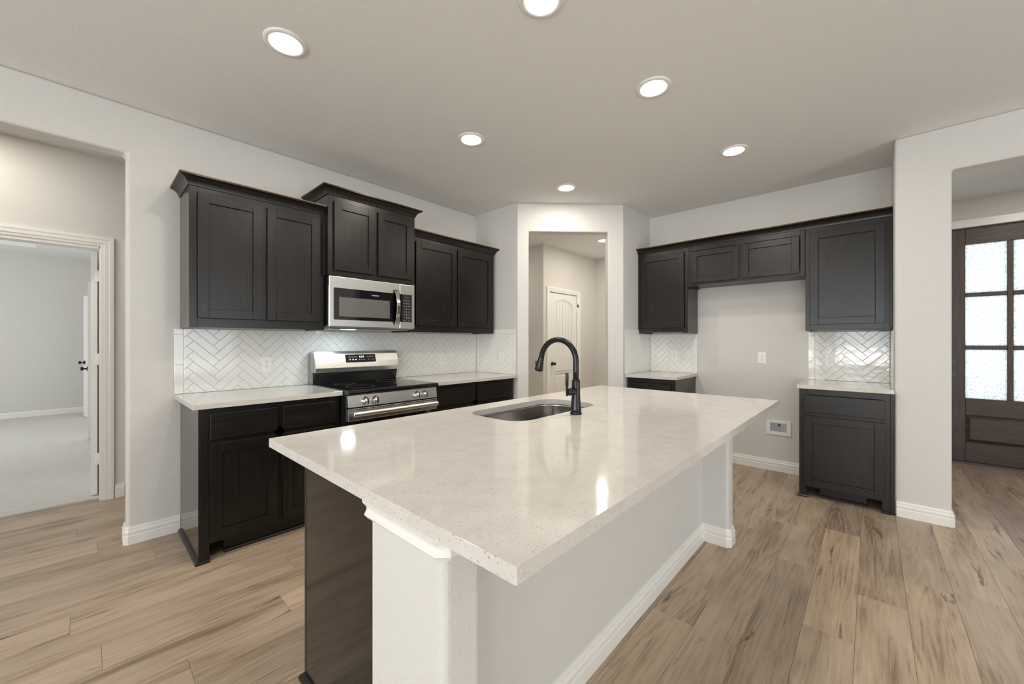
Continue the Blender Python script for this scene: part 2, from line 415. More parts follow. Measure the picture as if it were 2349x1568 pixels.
# little hall and bedroom on the left
mb = MB(); DX0, DX1 = -0.69, 0.089
mb.box(-1.6, DX0, 4.53, 4.65, 0, CZ); mb.box(DX1, 0.30, 4.53, 4.65, 0, CZ); mb.box(DX0, DX1, 4.53, 4.65, 2.02, CZ); mb.box(1.07, 3.0, 4.53, 4.65, 0, CZ); mb.box(0.30, 1.07, 4.53, 4.65, 2.02, CZ)
struct('wall_bedroom', mb, M_WALL)
struct('wall_hall_left', box(-1.72, -1.6, YT+0.12, 4.65, 0, CZ), M_WALL)
struct('wall_hall_right', box(1.3, 1.42, YT+0.12, 4.53, 0, CZ), M_WALL)
struct('wall_bedroom_far', box(-3.6, 0.25, 10.4, 10.5, 0, CZ), M_WALL)
struct('wall_bedroom_right', box(0.16, 0.28, 4.65, 10.4, 0, CZ), M_WALL)
mb = MB(); mb.box(-3.6, -3.5, 4.53, 6.35, 0, CZ); mb.box(-3.6, -3.5, 8.85, 10.4, 0, CZ); mb.box(-3.6, -3.5, 6.35, 8.85, 0, 0.75); mb.box(-3.6, -3.5, 6.35, 8.85, 2.25, CZ)
struct('wall_bedroom_left', mb, M_WALL)
struct('wall_bedroom_front', box(-3.6, -1.6, 4.53, 4.65, 0, CZ), M_WALL)
# living room side behind the camera
mb = MB(); ys = [-5.1] + [v for ab in WIN_REAR for v in ab] + [YT]
for i in range(0, len(ys), 2): mb.box(-4.72, -4.6, ys[i], ys[i+1], 0, CZ)
for y0, y1 in WIN_REAR: mb.box(-4.72, -4.6, y0, y1, 0, 0.75); mb.box(-4.72, -4.6, y0, y1, 2.35, CZ)
struct('wall_rear', mb, M_WALL)
mb = MB(); mb.box(-4.7, 0.3, -5.1, -5.0, 0, CZ); mb.box(2.5, 6.2, -5.1, -5.0, 0, CZ); mb.box(0.3, 2.5, -5.1, -5.0, 2.25, CZ)
struct('wall_patio', mb, M_WALL)
def window(n, plane, x, y0, y1, z0, z1, mull=()):
    """window in a wall facing +x at plane x"""
    mb = MB(); f = 0.05
    for aa in ((y0, y0+f, z0, z1), (y1-f, y1, z0, z1), (y0, y1, z0, z0+f), (y0, y1, z1-f, z1)) + tuple(mull): mb.box(x-0.05, x, *aa)
    r = struct('window_%d' % n, mb, M_TRIM)
    obj('pane', box(x-0.03, x-0.025, y0+f, y1-f, z0+f, z1-f), M_PANE, r)
    return r
for i, (y0, y1) in enumerate(WIN_REAR): window(i+1, 'x', -4.62, y0, y1, 0.75, 2.35, ((y0, y1, 1.53, 1.57),))
window(5, 'x', -3.52, 6.35, 8.85, 0.75, 2.25, ((7.57, 7.63, 0.75, 2.25),))  # unseen bedroom window, added as a source of light
mb = MB()
for aa in ((0.3, 0.36), (1.37, 1.43), (2.44, 2.5)): mb.box(*aa, -5.06, -5.01, 0, 2.25)
mb.box(0.3, 2.5, -5.06, -5.01, 2.19, 2.25); mb.box(0.3, 2.5, -5.06, -5.01, 0, 0.06)
r = struct('window_6', mb, M_TRIM); obj('pane', box(0.36, 2.44, -5.04, -5.035, 0.06, 2.19), M_PANE, r)  # patio window out of view, added to bring light in

# ------------------------------------------------------------------ baseboards
BB = [(0, 0), (0.015, 0), (0.015, 0.052), (0.012, 0.060), (0.0145, 0.068), (0.0145, 0.078), (0.008, 0.088), (0.0085, 0.096), (0.005, 0.106), (0, 0.108)]
def baseboard(side, *paths):
    mb = MB()
    for p in paths: mb.sweep(p, BB)
    return struct('baseboard_' + side, mb, M_TRIM)
# 'out' is left of travel
baseboard('range', [(0.432, YT), (0.195, YT), (0.181, YT+0.014), (0.181, YT+0.12)][::-1] if False else [(0.181, YT+0.12), (0.181, YT+0.012), (0.193, YT), (0.438, YT)][::-1])
baseboard('fridge', [(XR, 0.446), (XR, 1.425)])
baseboard('pillar', [(4.11, -0.408), (4.012, -0.408), (4.0, -0.396), (4.0, -0.136)][::-1][::-1] if False else [(4.0, -0.136), (4.0, -0.396), (4.012, -0.408), (4.2, -0.408)][::-1])
baseboard('diagonal', [(3.199, 2.686), (3.11, 2.775)], [(3.925, 1.96), (3.803, 2.082)])
baseboard('bedroom', [(0.229, 4.53), (0.172, 4.53)])
baseboard('bedroom_far', [(0.16, 10.4), (-3.5, 10.4)])
baseboard('utility', [(6.2, 3.65), (5.70, 3.65)], [(6.2, 2.08), (6.2, 3.65)], [(4.765, 3.65), (4.69, 3.65), (4.69, 5.2)])
baseboard('entry', [(6.2, -0.408), (4.71, -0.408)][::-1] if False else [(4.2, -0.408), (6.2, -0.408)][::-1])

# ------------------------------------------------------------------ doors
CAS = [(0, 0), (0.006, 0.010), (0.022, 0.012), (0.026, 0.016), (0.050, 0.017), (0.056, 0.020), (0.078, 0.020), (0.080, 0), ]
def casing_mb(fn, a0, a1, top):
    """casing profile around an opening a0..a1 high 'top'; fn(a, z, depth)"""
    return MB().sweep([(a1, 0), (a1, top), (a0, top), (a0, 0)][::-1], [(o, h) for o, h in CAS], fn=lambda a, z, h: fn(a, z, h))
def knob_mb(c, axis, s):
    """round rose with a knob; axis X or Y, s = direction sign"""
    return MB().lathe([(0.0, 0), (0.031, 0), (0.031, s*0.008), (0.011, s*0.012), (0.010, s*0.034), (0.022, s*0.042), (0.026, s*0.055), (0.020, s*0.064), (0.0, s*0.066)], c, 24, axis, cap=False)
# door_1: bedroom doorway, slab swung into the bedroom, seen along its edge
d = struct('door_1', casing_mb(lambda a, z, h: (a, 4.53 - h, z), DX0, DX1, 2.02), M_TRIM)
obj('door_jamb', MB().box(DX1-0.004, DX1+0.001, 4.528, 4.652, 0, 2.02).box(DX0-0.001, DX0+0.018, 4.528, 4.652, 0, 2.02).box(DX0, DX1, 4.528, 4.652, 2.002, 2.022), M_TRIM, d)
sl = obj('door_slab', MB().prism([(0.041, 4.66), (0.079, 4.657), (0.144, 5.417), (0.106, 5.42)], 0.02, 2.012), M_DOORW, d, bevel=0.002)
for z in (0.31, 1.12, 1.80):
    obj('hinge', MB().box(0.060, 0.0888, 4.648, 4.656, z-0.045, z+0.045).lathe([(0.006, -0.047), (0.006, 0.047)], (0.083, 4.652, z), 12), M_PLATE, sl)
obj('door_knob', MB().lathe([(0.0, 0), (0.031, 0), (0.031, -0.008), (0.011, -0.012), (0.010, -0.034), (0.024, -0.042), (0.024, -0.055), (0.0, -0.057)], (0.103, 5.36, 0.92), 20, 'X', cap=False), M_KNOB, sl)
# door_2: neighbouring doorway of the hall, only its casing edge shows
d = struct('door_2', casing_mb(lambda a, z, h: (a, 4.53 - h, z), 0.312, 1.07, 2.02), M_TRIM)
obj('door_slab', box(0.314, 1.066, 4.56, 4.598, 0.012, 2.015), M_DOORW, d, bevel=0.002)
# two further doors inside the bedroom
def slab_between(p, q, t=0.036):
    p, q = Vector(p), Vector(q); d_ = (q-p).normalized(); n = Vector((-d_.y, d_.x))*t
    return MB().prism([tuple(p), tuple(q), tuple(q-n), tuple(p-n)], 0.02, 2.03)
d = struct('door_4', slab_between((0.038, 7.37), (0.120, 8.08)), M_DOORW)
obj('door_knob', knob_mb((0.040, 7.43, 0.92), 'X', -1), M_KNOB, d)
d = struct('door_5', slab_between((0.115, 9.30), (0.002, 9.77)), M_DOORW)
obj('door_knob', knob_mb((0.012, 9.70, 0.92), 'X', -1), M_KNOB, d)
# door_3: white arched plank door at the end of the utility hall, wall y=3.65
d = struct('door_3', casing_mb(lambda a, z, h: (a, 3.65 - h, z), 4.842, 5.613, 2.036), M_TRIM)
mb = MB(); FX0, FX1 = 4.846, 5.609; yf = 3.662
PX0, PX1, PZA, PZB, ZS, ZT = 4.967, 5.490, 1.045, 0.98, 1.875, 1.95
def arch(x, inset=0.0):   # arched panel head
    c = (PX0+PX1)/2; hw = (PX1-PX0)/2; u = (x-c)/hw
    return ZS - inset + (ZT-ZS)*(1-u*u)
mb.box(FX0, PX0, yf, yf+0.035, 0.01, 2.03); mb.box(PX1, FX1, yf, yf+0.035, 0.01, 2.03)
mb.box(PX0, PX1, yf, yf+0.035, 0.80, 1.045); mb.box(PX0, PX1, yf, yf+0.035, 0.01, 0.16)
N = 16
top = [(PX0 + (PX1-PX0)*i/N) for i in range(N+1)]
mb.prism([(PX1, 2.03), (PX0, 2.03)] + [(x, arch(x)) for x in top], yf, yf+0.035, fn=lambda a, b, h: (a, h, b))
mb.box(PX0, PX1, yf+0.014, yf+0.035, 0.16, 0.80)
sl = obj('door_slab', mb, M_DOORW, d)
mb = MB()   # raised moulding and planks in the upper panel, mould in the lower
inn = 0.022
mb.prism([(PX0+.0, arch(PX0))] + [(x, arch(x)) for x in top[1:]] + [(x, arch(x, inn)) for x in top[::-1]], yf+0.004, yf+0.02, fn=lambda a, b, h: (a, h, b))
mb.box(PX0, PX0+inn*.8, yf+0.004, yf+0.02, 1.045, ZS); mb.box(PX1-inn*.8, PX1, yf+0.004, yf+0.02, 1.045, ZS); mb.box(PX0, PX1, yf+0.004, yf+0.02, 1.045, 1.065)
npl = 6; x0 = PX0 + inn; wv = (PX1-PX0-2*inn)/npl
for i in range(npl):
    xa, xb = x0 + i*wv + 0.003, x0 + (i+1)*wv - 0.003
    pts = [(xa, 1.065), (xb, 1.065)] + [(xb - (xb-xa)*j/3, arch(xb - (xb-xa)*j/3, inn)) for j in range(4)]
    mb.prism(pts, yf+0.012, yf+0.03, fn=lambda a, b, h: (a, h, b))
mb.box(PX0, PX1, yf+0.024, yf+0.035, 1.045, ZT)
for zz in (0.76, 0.16): mb.box(PX0, PX1, yf+0.004, yf+0.02, zz, zz+0.025)
mb.box(PX0+0.05, PX1-0.05, yf+0.006, yf+0.02, 0.22, 0.72)
obj('door_panel', mb, M_DOORW, sl, bevel=0.003)
obj('door_knob', knob_mb((4.926, yf, 0.925), 'Y', -1), M_KNOB, sl)
obj('latch_plate', box(4.849, 4.853, yf-0.001, yf+0.01, 0.90, 0.95), M_KNOB, sl)
hg = obj('hinge', MB().box(5.602, 5.620, yf-0.012, yf, 1.76, 1.85).lathe([(0.006, -0.05), (0.006, 0.05)], (5.611, yf-0.014, 1.805), 12), M_PLATE, sl)
obj('door_stop', MB().lathe([(0.011, 0), (0.013, 0.012), (0.006, 0.03), (0.001, 0.032)], (5.618, yf-0.026, 1.862), 14).box(5.612, 5.626, yf-0.034, yf-0.02, 1.84, 1.862), M_KNOB, sl)
# door_6: mahogany front door with six rain-glass lites
dx = 6.22
d = struct('door_6', MB().box(6.165, 6.2, -1.56, -0.49, 2.446, 2.526).box(6.165, 6.2, -0.57, -0.49, 0, 2.446).box(6.165, 6.2, -1.564, -1.484, 0, 2.446), M_TRIM, bevel=0.004)
D0, D1 = -1.484, -0.57
GY = [(-1.004, -0.727), (-1.32, -1.043)]; GZ = [(0.676, 1.183), (1.224, 1.731), (1.773, 2.275)]
mb = MB(); t = 0.044
mb.box(dx, dx+t, -0.727, D1, 0.02, 2.446, 0); mb.box(dx, dx+t, D0, -1.32, 0.02, 2.446, 0)
mb.box(dx, dx+t, -1.32, -0.727, 2.275, 2.446, 1); mb.box(dx, dx+t, -1.32, -0.727, 0.503, 0.676, 1); mb.box(dx, dx+t, -1.32, -0.727, 0.02, 0.22, 1)
mb.box(dx+0.004, dx+t, -1.043, -1.004, 0.676, 2.275, 0)
for zz in (1.183, 1.731):
    for ya, yb in GY: mb.box(dx+0.004, dx+t, ya, yb, zz, zz+0.042, 1)
sl = obj('door_slab', mb, [M_MAHV, M_MAHH], d, bevel=0.003)
mb = MB(); y0, y1, z0, z1 = -1.32, -0.727, 0.22, 0.503
mb.box(dx+0.018, dx+0.03, y0, y1, z0, z1); i_ = 0.035
v = [mb.bm.verts.new(p) for p in ((dx+.02,y0,z0),(dx+.02,y1,z0),(dx+.02,y1,z1),(dx+.02,y0,z1),(dx+.004,y0+i_,z0+i_),(dx+.004,y1-i_,z0+i_),(dx+.004,y1-i_,z1-i_),(dx+.004,y0+i_,z1-i_))]
for q in ((0,1,5,4),(1,2,6,5),(2,3,7,6),(3,0,4,7),(4,5,6,7)): mb.face([v[k] for k in q])
obj('raised_panel', mb, M_MAHH, sl)
for y0, y1 in GY:
    for z0, z1 in GZ: obj('glass_pane', box(dx+0.018, dx+0.024, y0-0.004, y1+0.004, z0-0.004, z1+0.004), M_RAIN, sl)
obj('door_sill', box(6.17, 6.30, D0, D1, 0.0, 0.019), new_mat('dark_threshold', (0.10, 0.10, 0.105), 0.5), d)
for zz in (0.925, 1.06): obj('lock_plate_cover', box(dx-0.012, dx, -0.664, -0.600, zz-0.03, zz+0.03), M_BLUE, sl, bevel=0.002, label='square lock plate covered in blue film')

# ------------------------------------------------------------------ cabinets
def shaker(mb, fn, a0, a1, z0, z1, t=0.019, fr=0.057, slab=False):
    """door on plane; fn(a, depth, z): depth measured from cabinet face outwards"""
    def bx(A0, A1, d0, d1, Z0, Z1, mi):
        p, q = fn(A0, d0, Z0), fn(A1, d1, Z1); mb.box(p[0], q[0], p[1], q[1], p[2], q[2], mi)
    if slab: bx(a0, a1, 0.0005, t, z0, z1, 1); return mb
    bx(a0, a0+fr, 0.0005, t, z0, z1, 0); bx(a1-fr, a1, 0.0005, t, z0, z1, 0)
    bx(a0+fr, a1-fr, 0.0005, t, z1-fr, z1, 1); bx(a0+fr, a1-fr, 0.0005, t, z0, z0+fr, 1)
    bx(a0+fr, a1-fr, 0.0005, t-0.010, z0+fr, z1-fr, 0); return mb
CROWN = [(0, 0), (0.007, 0), (0.009, 0.010), (0.014, 0.022), (0.024, 0.034), (0.037, 0.043), (0.049, 0.048), (0.052, 0.050), (0.052, 0.060), (0, 0.060)]
CR2 = [(0.0, 0.060), (0.051, 0.060), (0.051, 0.0635), (0, 0.0635)]
FY = lambda yface: (lambda a_, d_, z: (a_, yface - d_, z))      # cabinet on the range wall facing -y
FX = lambda xface: (lambda a_, d_, z: (xface - d_, a_, z))      # cabinet on the fridge wall facing -x
CM = [M_CABV, M_CABH]
def upper_y(label, x0, x1, yf, z0, z1, doors, crown_path, crown_z, side_lip=True):
    r = thing('upper_cabinet', label, 'cabinet', (x0, YT, z0), 'dark wall cabinets')
    mb = MB(); mb.box(x0+0.002, x1-0.002, yf+0.02, YT-0.002, z0+0.012, z1, 0); mb.box(x0, x0+0.018, yf+0.02, YT-0.002, z0, z1, 0); mb.box(x1-0.018, x1, yf+0.02, YT-0.002, z0, z1, 0)
    obj('cabinet_box', mb, CM, r)
    obj('end_panel', box(x0-0.001, x0+0.0005, yf+0.001, YT-0.002, z0, z1-0.01), M_PANEL, r)
    mb = MB(); s_ = 0.040; mb.box(x0, x0+s_, yf, yf+0.0195, z0, z1, 0); mb.box(x1-s_, x1, yf, yf+0.0195, z0, z1, 0)
    mb.box(x0+s_, x1-s_, yf, yf+0.0195, z1-0.06, z1, 1); mb.box(x0+s_, x1-s_, yf, yf+0.0195, z0, z0+0.058, 1)
    c_ = (doors[0][1]+doors[1][0])/2; mb.box(c_-0.025, c_+0.025, yf, yf+0.0195, z0+0.058, z1-0.06, 0)
    obj('face_frame', mb, CM, r, bevel=0.0012)
    for a0, a1, zb, zt in doors: obj('door', shaker(MB(), FY(yf), a0, a1, zb, zt), CM, r, bevel=0.0018)
    mb = MB(); mb.sweep(crown_path, [(o, h+crown_z) for o, h in CROWN]); cr = obj('crown_moulding', mb, M_CABH, r)
    mb = MB(); mb.sweep(crown_path, [(o, h+crown_z) for o, h in CR2]); obj('raw_edge', mb, M_RAW, cr)
    return r
# 'out' = left of travel: travel from wall side to front reversed -> (x1 .. x0) along front has left = -y? travel +x has left=+y, so go -x
upper_y('dark brown double-door wall cabinet left of the microwave, standing lower than the one above it', 0.438, 1.243, 3.085, 1.354, 2.24,
        [(0.477, 0.829, 1.412, 2.190), (0.856, 1.205, 1.412, 2.190)], [(1.243, 3.085), (0.438, 3.085), (0.438, 3.413)], 2.228)
upper_y('dark brown double-door wall cabinet directly above the microwave, tallest of the run', 1.246, 2.006, 3.02, 1.770, 2.39,
        [(1.286, 1.618, 1.810, 2.336), (1.646, 1.972, 1.810, 2.336)], [(2.006, 3.413), (2.006, 3.02), (1.246, 3.02), (1.246, 3.413)], 2.378)
_m = [o for o in bpy.data.objects if o.name == 'upper_cabinet.001'][0]
obj('filler_strip', box(1.226, 1.2445, 3.066, 3.084, 1.770, 2.226), M_CABV, _m, bevel=0.001)
upper_y('dark brown double-door wall cabinet right of the microwave, over the short counter', 2.009, 3.066, 3.085, 1.354, 2.24,
        [(2.055, 2.532, 1.412, 2.190), (2.550, 3.028, 1.412, 2.190)], [(3.066, 3.413), (3.066, 3.085), (2.009, 3.085)], 2.228)
def upper_x(label, y0, y1, xf, z0, z1, doors, filler=()):
    r = thing('upper_cabinet', label, 'cabinet', (XR, y0, z0), 'dark wall cabinets')
    mb = MB(); mb.box(xf+0.02, XR-0.002, y0+0.002, y1-0.002, z0+0.012, z1, 0); mb.box(xf+0.02, XR-0.002, y0, y0+0.018, z0, z1, 0); mb.box(xf+0.02, XR-0.002, y1-0.018, y1, z0, z1, 0)
    obj('cabinet_box', mb, CM, r)
    obj('end_panel', box(xf+0.001, XR-0.002, y0-0.001, y0+0.0005, z0, z1-0.01), M_PANEL, r)
    mb = MB(); s_ = 0.032; mb.box(xf, xf+0.0195, y0, y0+s_, z0, z1, 0); mb.box(xf, xf+0.0195, y1-s_, y1, z0, z1, 0)
    mb.box(xf, xf+0.0195, y0+s_, y1-s_, z1-0.06, z1, 1); mb.box(xf, xf+0.0195, y0+s_, y1-s_, z0+0.012, z0+0.058, 1)
    mb.box(xf, xf+0.0195, y0+s_, y0+s_+0.03, z0, z0+0.012, 1); mb.box(xf, xf+0.0195, y1-s_-0.03, y1-s_, z0, z0+0.012, 1)
    if len(doors) > 1: c_ = (doors[0][0]+doors[1][1])/2; mb.box(xf, xf+0.0195, c_-0.025, c_+0.025, z0+0.058, z1-0.06, 0)
    obj('face_frame', mb, CM, r, bevel=0.0012)
    for a0, a1, zb, zt in doors: obj('door', shaker(MB(), FX(xf), a0, a1, zb, zt), CM, r, bevel=0.0018)
    for f in filler: obj('filler_strip', box(*f), M_CABV, r, bevel=0.001)
    return r
XF = 4.27
upper_x('single-door dark wall cabinet beside the pantry corner, left of the fridge space', 1.414, 1.942, XF, 1.357, 2.262, [(1.450, 1.920, 1.412, 2.205)],
        [(XF+0.002, XF+0.02, 1.9425, 1.957, 1.385, 2.249)])
upper_x('short wide dark wall cabinet with two doors spanning above the empty fridge space', 0.427, 1.411, XF, 1.838, 2.262, [(0.938, 1.376, 1.870, 2.195), (0.467, 0.911, 1.870, 2.195)],
        [(XF-0.007, XF, 0.4275, 0.438, 1.838, 2.249), (XF-0.007, XF, 1.400, 1.4105, 1.838, 2.249)])
upper_x('single-door dark wall cabinet against the white pillar, right of the fridge space', -0.108, 0.424, XF, 1.357, 2.262, [(-0.082, 0.391, 1.412, 2.205)],
        [(XF-0.004, XF+0.02, -0.125, -0.1085, 1.375, 2.249)])
pth = [(XF-0.0005, -0.125), (XF-0.0005, 1.957)]
mb = MB(); mb.sweep(pth, [(o, h+2.250) for o, h in CROWN]); r = obj('crown_moulding', mb, M_CABH); r.location = (0, 0, 0)
tag(r, 'long dark crown moulding running over the three cabinets of the fridge wall', 'moulding')
mb = MB(); mb.sweep(pth, [(o, h+2.250) for o, h in CR2]); obj('raw_edge', mb, M_RAW, r)

def shoe(path): return MB().sweep(path, [(0, 0), (0.016, 0), (0.016, 0.008), (0.010, 0.017), (0, 0.020)])
def base_y(label, x0, x1, yf, drawers, doors, left_end=True):
    r = thing('base_cabinet', label, 'cabinet', (x0, YT, 0), 'dark base cabinets')
    mb = MB(); mb.box(x0+0.002, x1-0.002, yf+0.02, YT-0.002, 0.10, 0.882, 0); mb.box(x0, x0+0.018, yf+0.02, YT-0.002, 0, 0.882, 0); mb.box(x1-0.018, x1, yf+0.02, YT-0.002, 0, 0.882, 0)
    obj('cabinet_box', mb, CM, r)
    obj('end_panel', box(x0-0.001, x0+0.0005, yf+0.001, YT-0.002, 0, 0.882), M_PANEL, r)
    mb = MB(); mb.box(x0, x0+0.05, yf, yf+0.0195, 0, 0.882, 0); mb.box(x1-0.05, x1, yf, yf+0.0195, 0, 0.882, 0)
    mb.box(x0+.05, x1-.05, yf, yf+0.0195, 0.838, 0.882, 1); mb.box(x0+.05, x1-.05, yf, yf+0.0195, 0.655, 0.715, 1); mb.box(x0+.05, x1-.05, yf, yf+0.0195, 0.10, 0.14, 1)
    c_ = (drawers[0][1]+drawers[1][0])/2; mb.box(c_-.03, c_+.03, yf, yf+0.0195, 0.14, 0.838, 0)
    obj('face_frame', mb, CM, r, bevel=0.0012)
    for a0, a1 in drawers: obj('drawer', shaker(MB(), FY(yf), a0, a1, 0.700, 0.848, slab=True), CM, r, bevel=0.004)
    for a0, a1 in doors: obj('door', shaker(MB(), FY(yf), a0, a1, 0.120, 0.674), CM, r, bevel=0.0018)
    obj('toe_kick', box(x0+0.13, x1-0.13, yf+0.065, yf+0.08, 0, 0.10), M_CABH, r)
    if left_end:
        obj('shoe_moulding', shoe([(x0+0.052, yf), (x0, yf), (x0, YT-0.016)]), M_CABV, r)
    obj('shoe_moulding', shoe([(x1-0.13, yf+0.065), (x0+0.13, yf+0.065)]), M_CABV, r)
    return r
base_y('dark base cabinet left of the range with a glossy grey end panel', 0.440, 1.240, 2.81, [(0.490, 0.838), (0.868, 1.205)], [(0.490, 0.838), (0.868, 1.205)])
base_y('dark base cabinet between the range and the pantry corner', 2.018, 3.085, 2.81, [(2.055, 2.530), (2.560, 3.060)], [(2.055, 2.530), (2.560, 3.060)], False)
def base_x(label, y0, y1, xf, drawer, door, shoes, filler=None):
    r = thing('base_cabinet', label, 'cabinet', (XR, y0, 0), 'dark base cabinets')
    mb = MB(); mb.box(xf+0.02, XR-0.002, y0+0.002, y1-0.002, 0.10, 0.882, 0); mb.box(xf+0.02, XR-0.002, y0, y0+0.018, 0, 0.882, 0); mb.box(xf+0.02, XR-0.002, y1-0.018, y1, 0, 0.882, 0)
    obj('cabinet_box', mb, CM, r)
    obj('end_panel', box(xf+0.001, XR-0.002, y0-0.001, y0+0.0005, 0, 0.882), M_PANEL, r)
    mb = MB(); mb.box(xf, xf+0.0195, y0, y0+0.045, 0, 0.882, 0); mb.box(xf, xf+0.0195, y1-0.045, y1, 0, 0.882, 0)
    for a_, b_ in ((0.835, 0.882), (0.655, 0.705), (0.085, 0.12)): mb.box(xf, xf+0.0195, y0+.045, y1-.045, a_, b_, 1)
    obj('face_frame', mb, CM, r, bevel=0.0012)
    obj('drawer', shaker(MB(), FX(xf), drawer[0], drawer[1], 0.692, 0.832, slab=True, t=0.016), CM, r, bevel=0.003)
    obj('door', shaker(MB(), FX(xf), door[0], door[1], 0.100, 0.664), CM, r, bevel=0.0018)
    obj('toe_kick', box(xf+0.065, xf+0.08, y0+0.13, y1-0.13, 0, 0.10), M_CABH, r)
    for p in shoes: obj('shoe_moulding', shoe(p), M_CABV, r)
    if filler: obj('filler_strip', box(*filler), M_CABV, r, bevel=0.001)
    return r
XB = 3.985
base_x('dark base cabinet with one drawer in the pantry corner, mostly hidden by the island', 1.437, 1.94, XB, (1.475, 1.925), (1.475, 1.925), [])
base_x('dark base cabinet with one drawer and door standing against the white pillar', -0.105, 0.437, XB, (-0.076, 0.408), (-0.076, 0.408),
       [[(XB, -0.105), (XB, -0.055)], [(XB, 0.384), (XB, 0.437), (XB+0.02, 0.437)], [(XB+0.065, 0.02), (XB+0.065, 0.30)]], (XB-0.004, XB+0.02, -0.126, -0.106, 0, 0.882))

# ------------------------------------------------------------------ countertops
def slab(outer, z0=0.884, z1=0.914, hole=None):
    mb = MB(); bm = mb.bm; loops = []
    for pts in [outer] + ([hole] if hole else []):
        vs = [bm.verts.new((x, y, z1)) for x, y in pts]; loops.append([bm.edges.new((vs[i], vs[(i+1) % len(vs)])) for i in range(len(vs))])
    bmesh.ops.triangle_fill(bm, use_beauty=True, use_dissolve=False, edges=[e for l in loops for e in l])
    if hole:   # drop any faces filled inside the hole
        hx = [p[0] for p in hole]; hy = [p[1] for p in hole]; cx, cy = sum(hx)/len(hx), sum(hy)/len(hy)
        hs = set(id(v) for e in loops[1] for v in e.verts)
        kill = [f for f in bm.faces if all(id(v) in hs for v in f.verts)]
        if kill: bmesh.ops.delete(bm, geom=kill, context='FACES_ONLY')
    r = bmesh.ops.extrude_face_region(bm, geom=list(bm.faces))
    bmesh.ops.translate(bm, verts=[g for g in r['geom'] if isinstance(g, bmesh.types.BMVert)], vec=(0, 0, z0-z1))
    return mb
def ctop(label, outer, **kw):
    o = obj('countertop', slab(outer, **kw), M_QUARTZ, bevel=0.0025); return tag(o, label, 'countertop', 'white quartz countertops')
ctop('white quartz countertop left of the range with an exposed end', rrect(0.408, 1.243, 2.760, YT-0.001, 0.004, 2))
ctop('white quartz countertop between the range and the pantry corner', rrect(2.014, 3.109, 2.760, YT-0.001, 0.004, 2))
ctop('small white quartz countertop left of the fridge space', rrect(3.953, XR-0.001, 1.417, 1.959, 0.004, 2))
ctop('small white quartz countertop touching the white pillar', rrect(3.953, XR-0.001, -0.126, 0.452, 0.004, 2))
HOLE = rrect(1.262, 1.955, 1.118, 1.478, 0.105, 10)[::-1]
ctop('large speckled white quartz island top with a sink cut-out', rrect(0.452, 2.800, 0.405, 1.605, 0.004, 3), hole=HOLE)

# ------------------------------------------------------------------ island
isl = thing('kitchen_island', 'kitchen island with white plastered knee wall, end columns and a dark end panel', 'island', (1.6, 1.1, 0))
obj('cabinet_box', MB().box(0.567, 2.70, 0.905, 1.545, 0.10, 0.66).box(0.567, 1.20, 0.905, 1.545, 0.66, 0.883).box(2.02, 2.70, 0.905, 1.545, 0.66, 0.883).box(1.20, 2.02, 1.50, 1.545, 0.66, 0.883), M_CABV, isl)
obj('end_panel', box(0.560, 0.567, 0.905, 1.548, 0.0, 0.883), M_PANEL, isl)
mb = MB(); mb.box(0.560, 0.61, 1.546, 1.565, 0, 0.883); mb.box(2.66, 2.70, 1.546, 1.565, 0, 0.883)
for z0, z1 in ((0.84, 0.883), (0.66, 0.71), (0.10, 0.14)): mb.box(0.61, 2.66, 1.546, 1.565, z0, z1, 1)
obj('face_frame', mb, CM, isl)
fyb = lambda a_, d_, z: (a_, 1.565 + d_, z)
for a0, a1 in ((0.60, 1.02), (1.06, 1.60), (1.64, 2.18), (2.22, 2.66)):
    obj('door', shaker(MB(), fyb, a0, a1, 0.12, 0.672), CM, isl); obj('drawer', shaker(MB(), fyb, a0, a1, 0.70, 0.848, slab=True), CM, isl)
obj('toe_kick', box(0.62, 2.66, 1.48, 1.495, 0, 0.10), M_TOE, isl)
obj('shoe_moulding', shoe([(0.62, 1.567), (0.560, 1.567), (0.560, 0.95)][::-1] if False else [(0.560, 0.95), (0.560, 1.567), (0.62, 1.567)]), M_CABV, isl)
kw = obj('knee_wall', box(0.61, 2.675, 0.795, 0.905, 0, 0.883), M_WALL, isl, label='white textured knee wall')
for x0, x1, y0 in ((0.500, 0.610, 0.650), (2.675, 2.785, 0.645)):
    co = obj('column', box(x0, x1, y0, 0.957, 0, 0.883), M_WALL, isl, bevel=0.020, seg=5, label='white textured end column')
    c_ = 0.016; CAP = [(0, 0.808), (0.006, 0.809), (0.015, 0.820), (0.008, 0.834), (0.010, 0.841), (0.019, 0.852), (0.022, 0.866), (0.018, 0.878), (0.012, 0.883), (0, 0.883)]
    pth = [(x0, 0.957), (x0, y0+c_), (x0+c_, y0), (x1-c_, y0), (x1, y0+c_), (x1, 0.80)][::-1]
    obj('capital_trim', MB().sweep(pth, CAP), M_TRIM, co)
    pth = [(x0, 0.945 if x0 < 1 else 0.81), (x0, y0+c_), (x0+c_, y0), (x1-c_, y0), (x1, y0+c_), (x1, 0.81 if x0 < 1 else 0.945)][::-1]
obj('baseboard', MB().sweep([(2.785, 0.945), (2.785, 0.661), (2.769, 0.645), (2.691, 0.645), (2.675, 0.661), (2.675, 0.795), (0.61, 0.795), (0.61, 0.666), (0.594, 0.65), (0.516, 0.65), (0.5, 0.666), (0.5, 0.945)], BB), M_TRIM, isl)

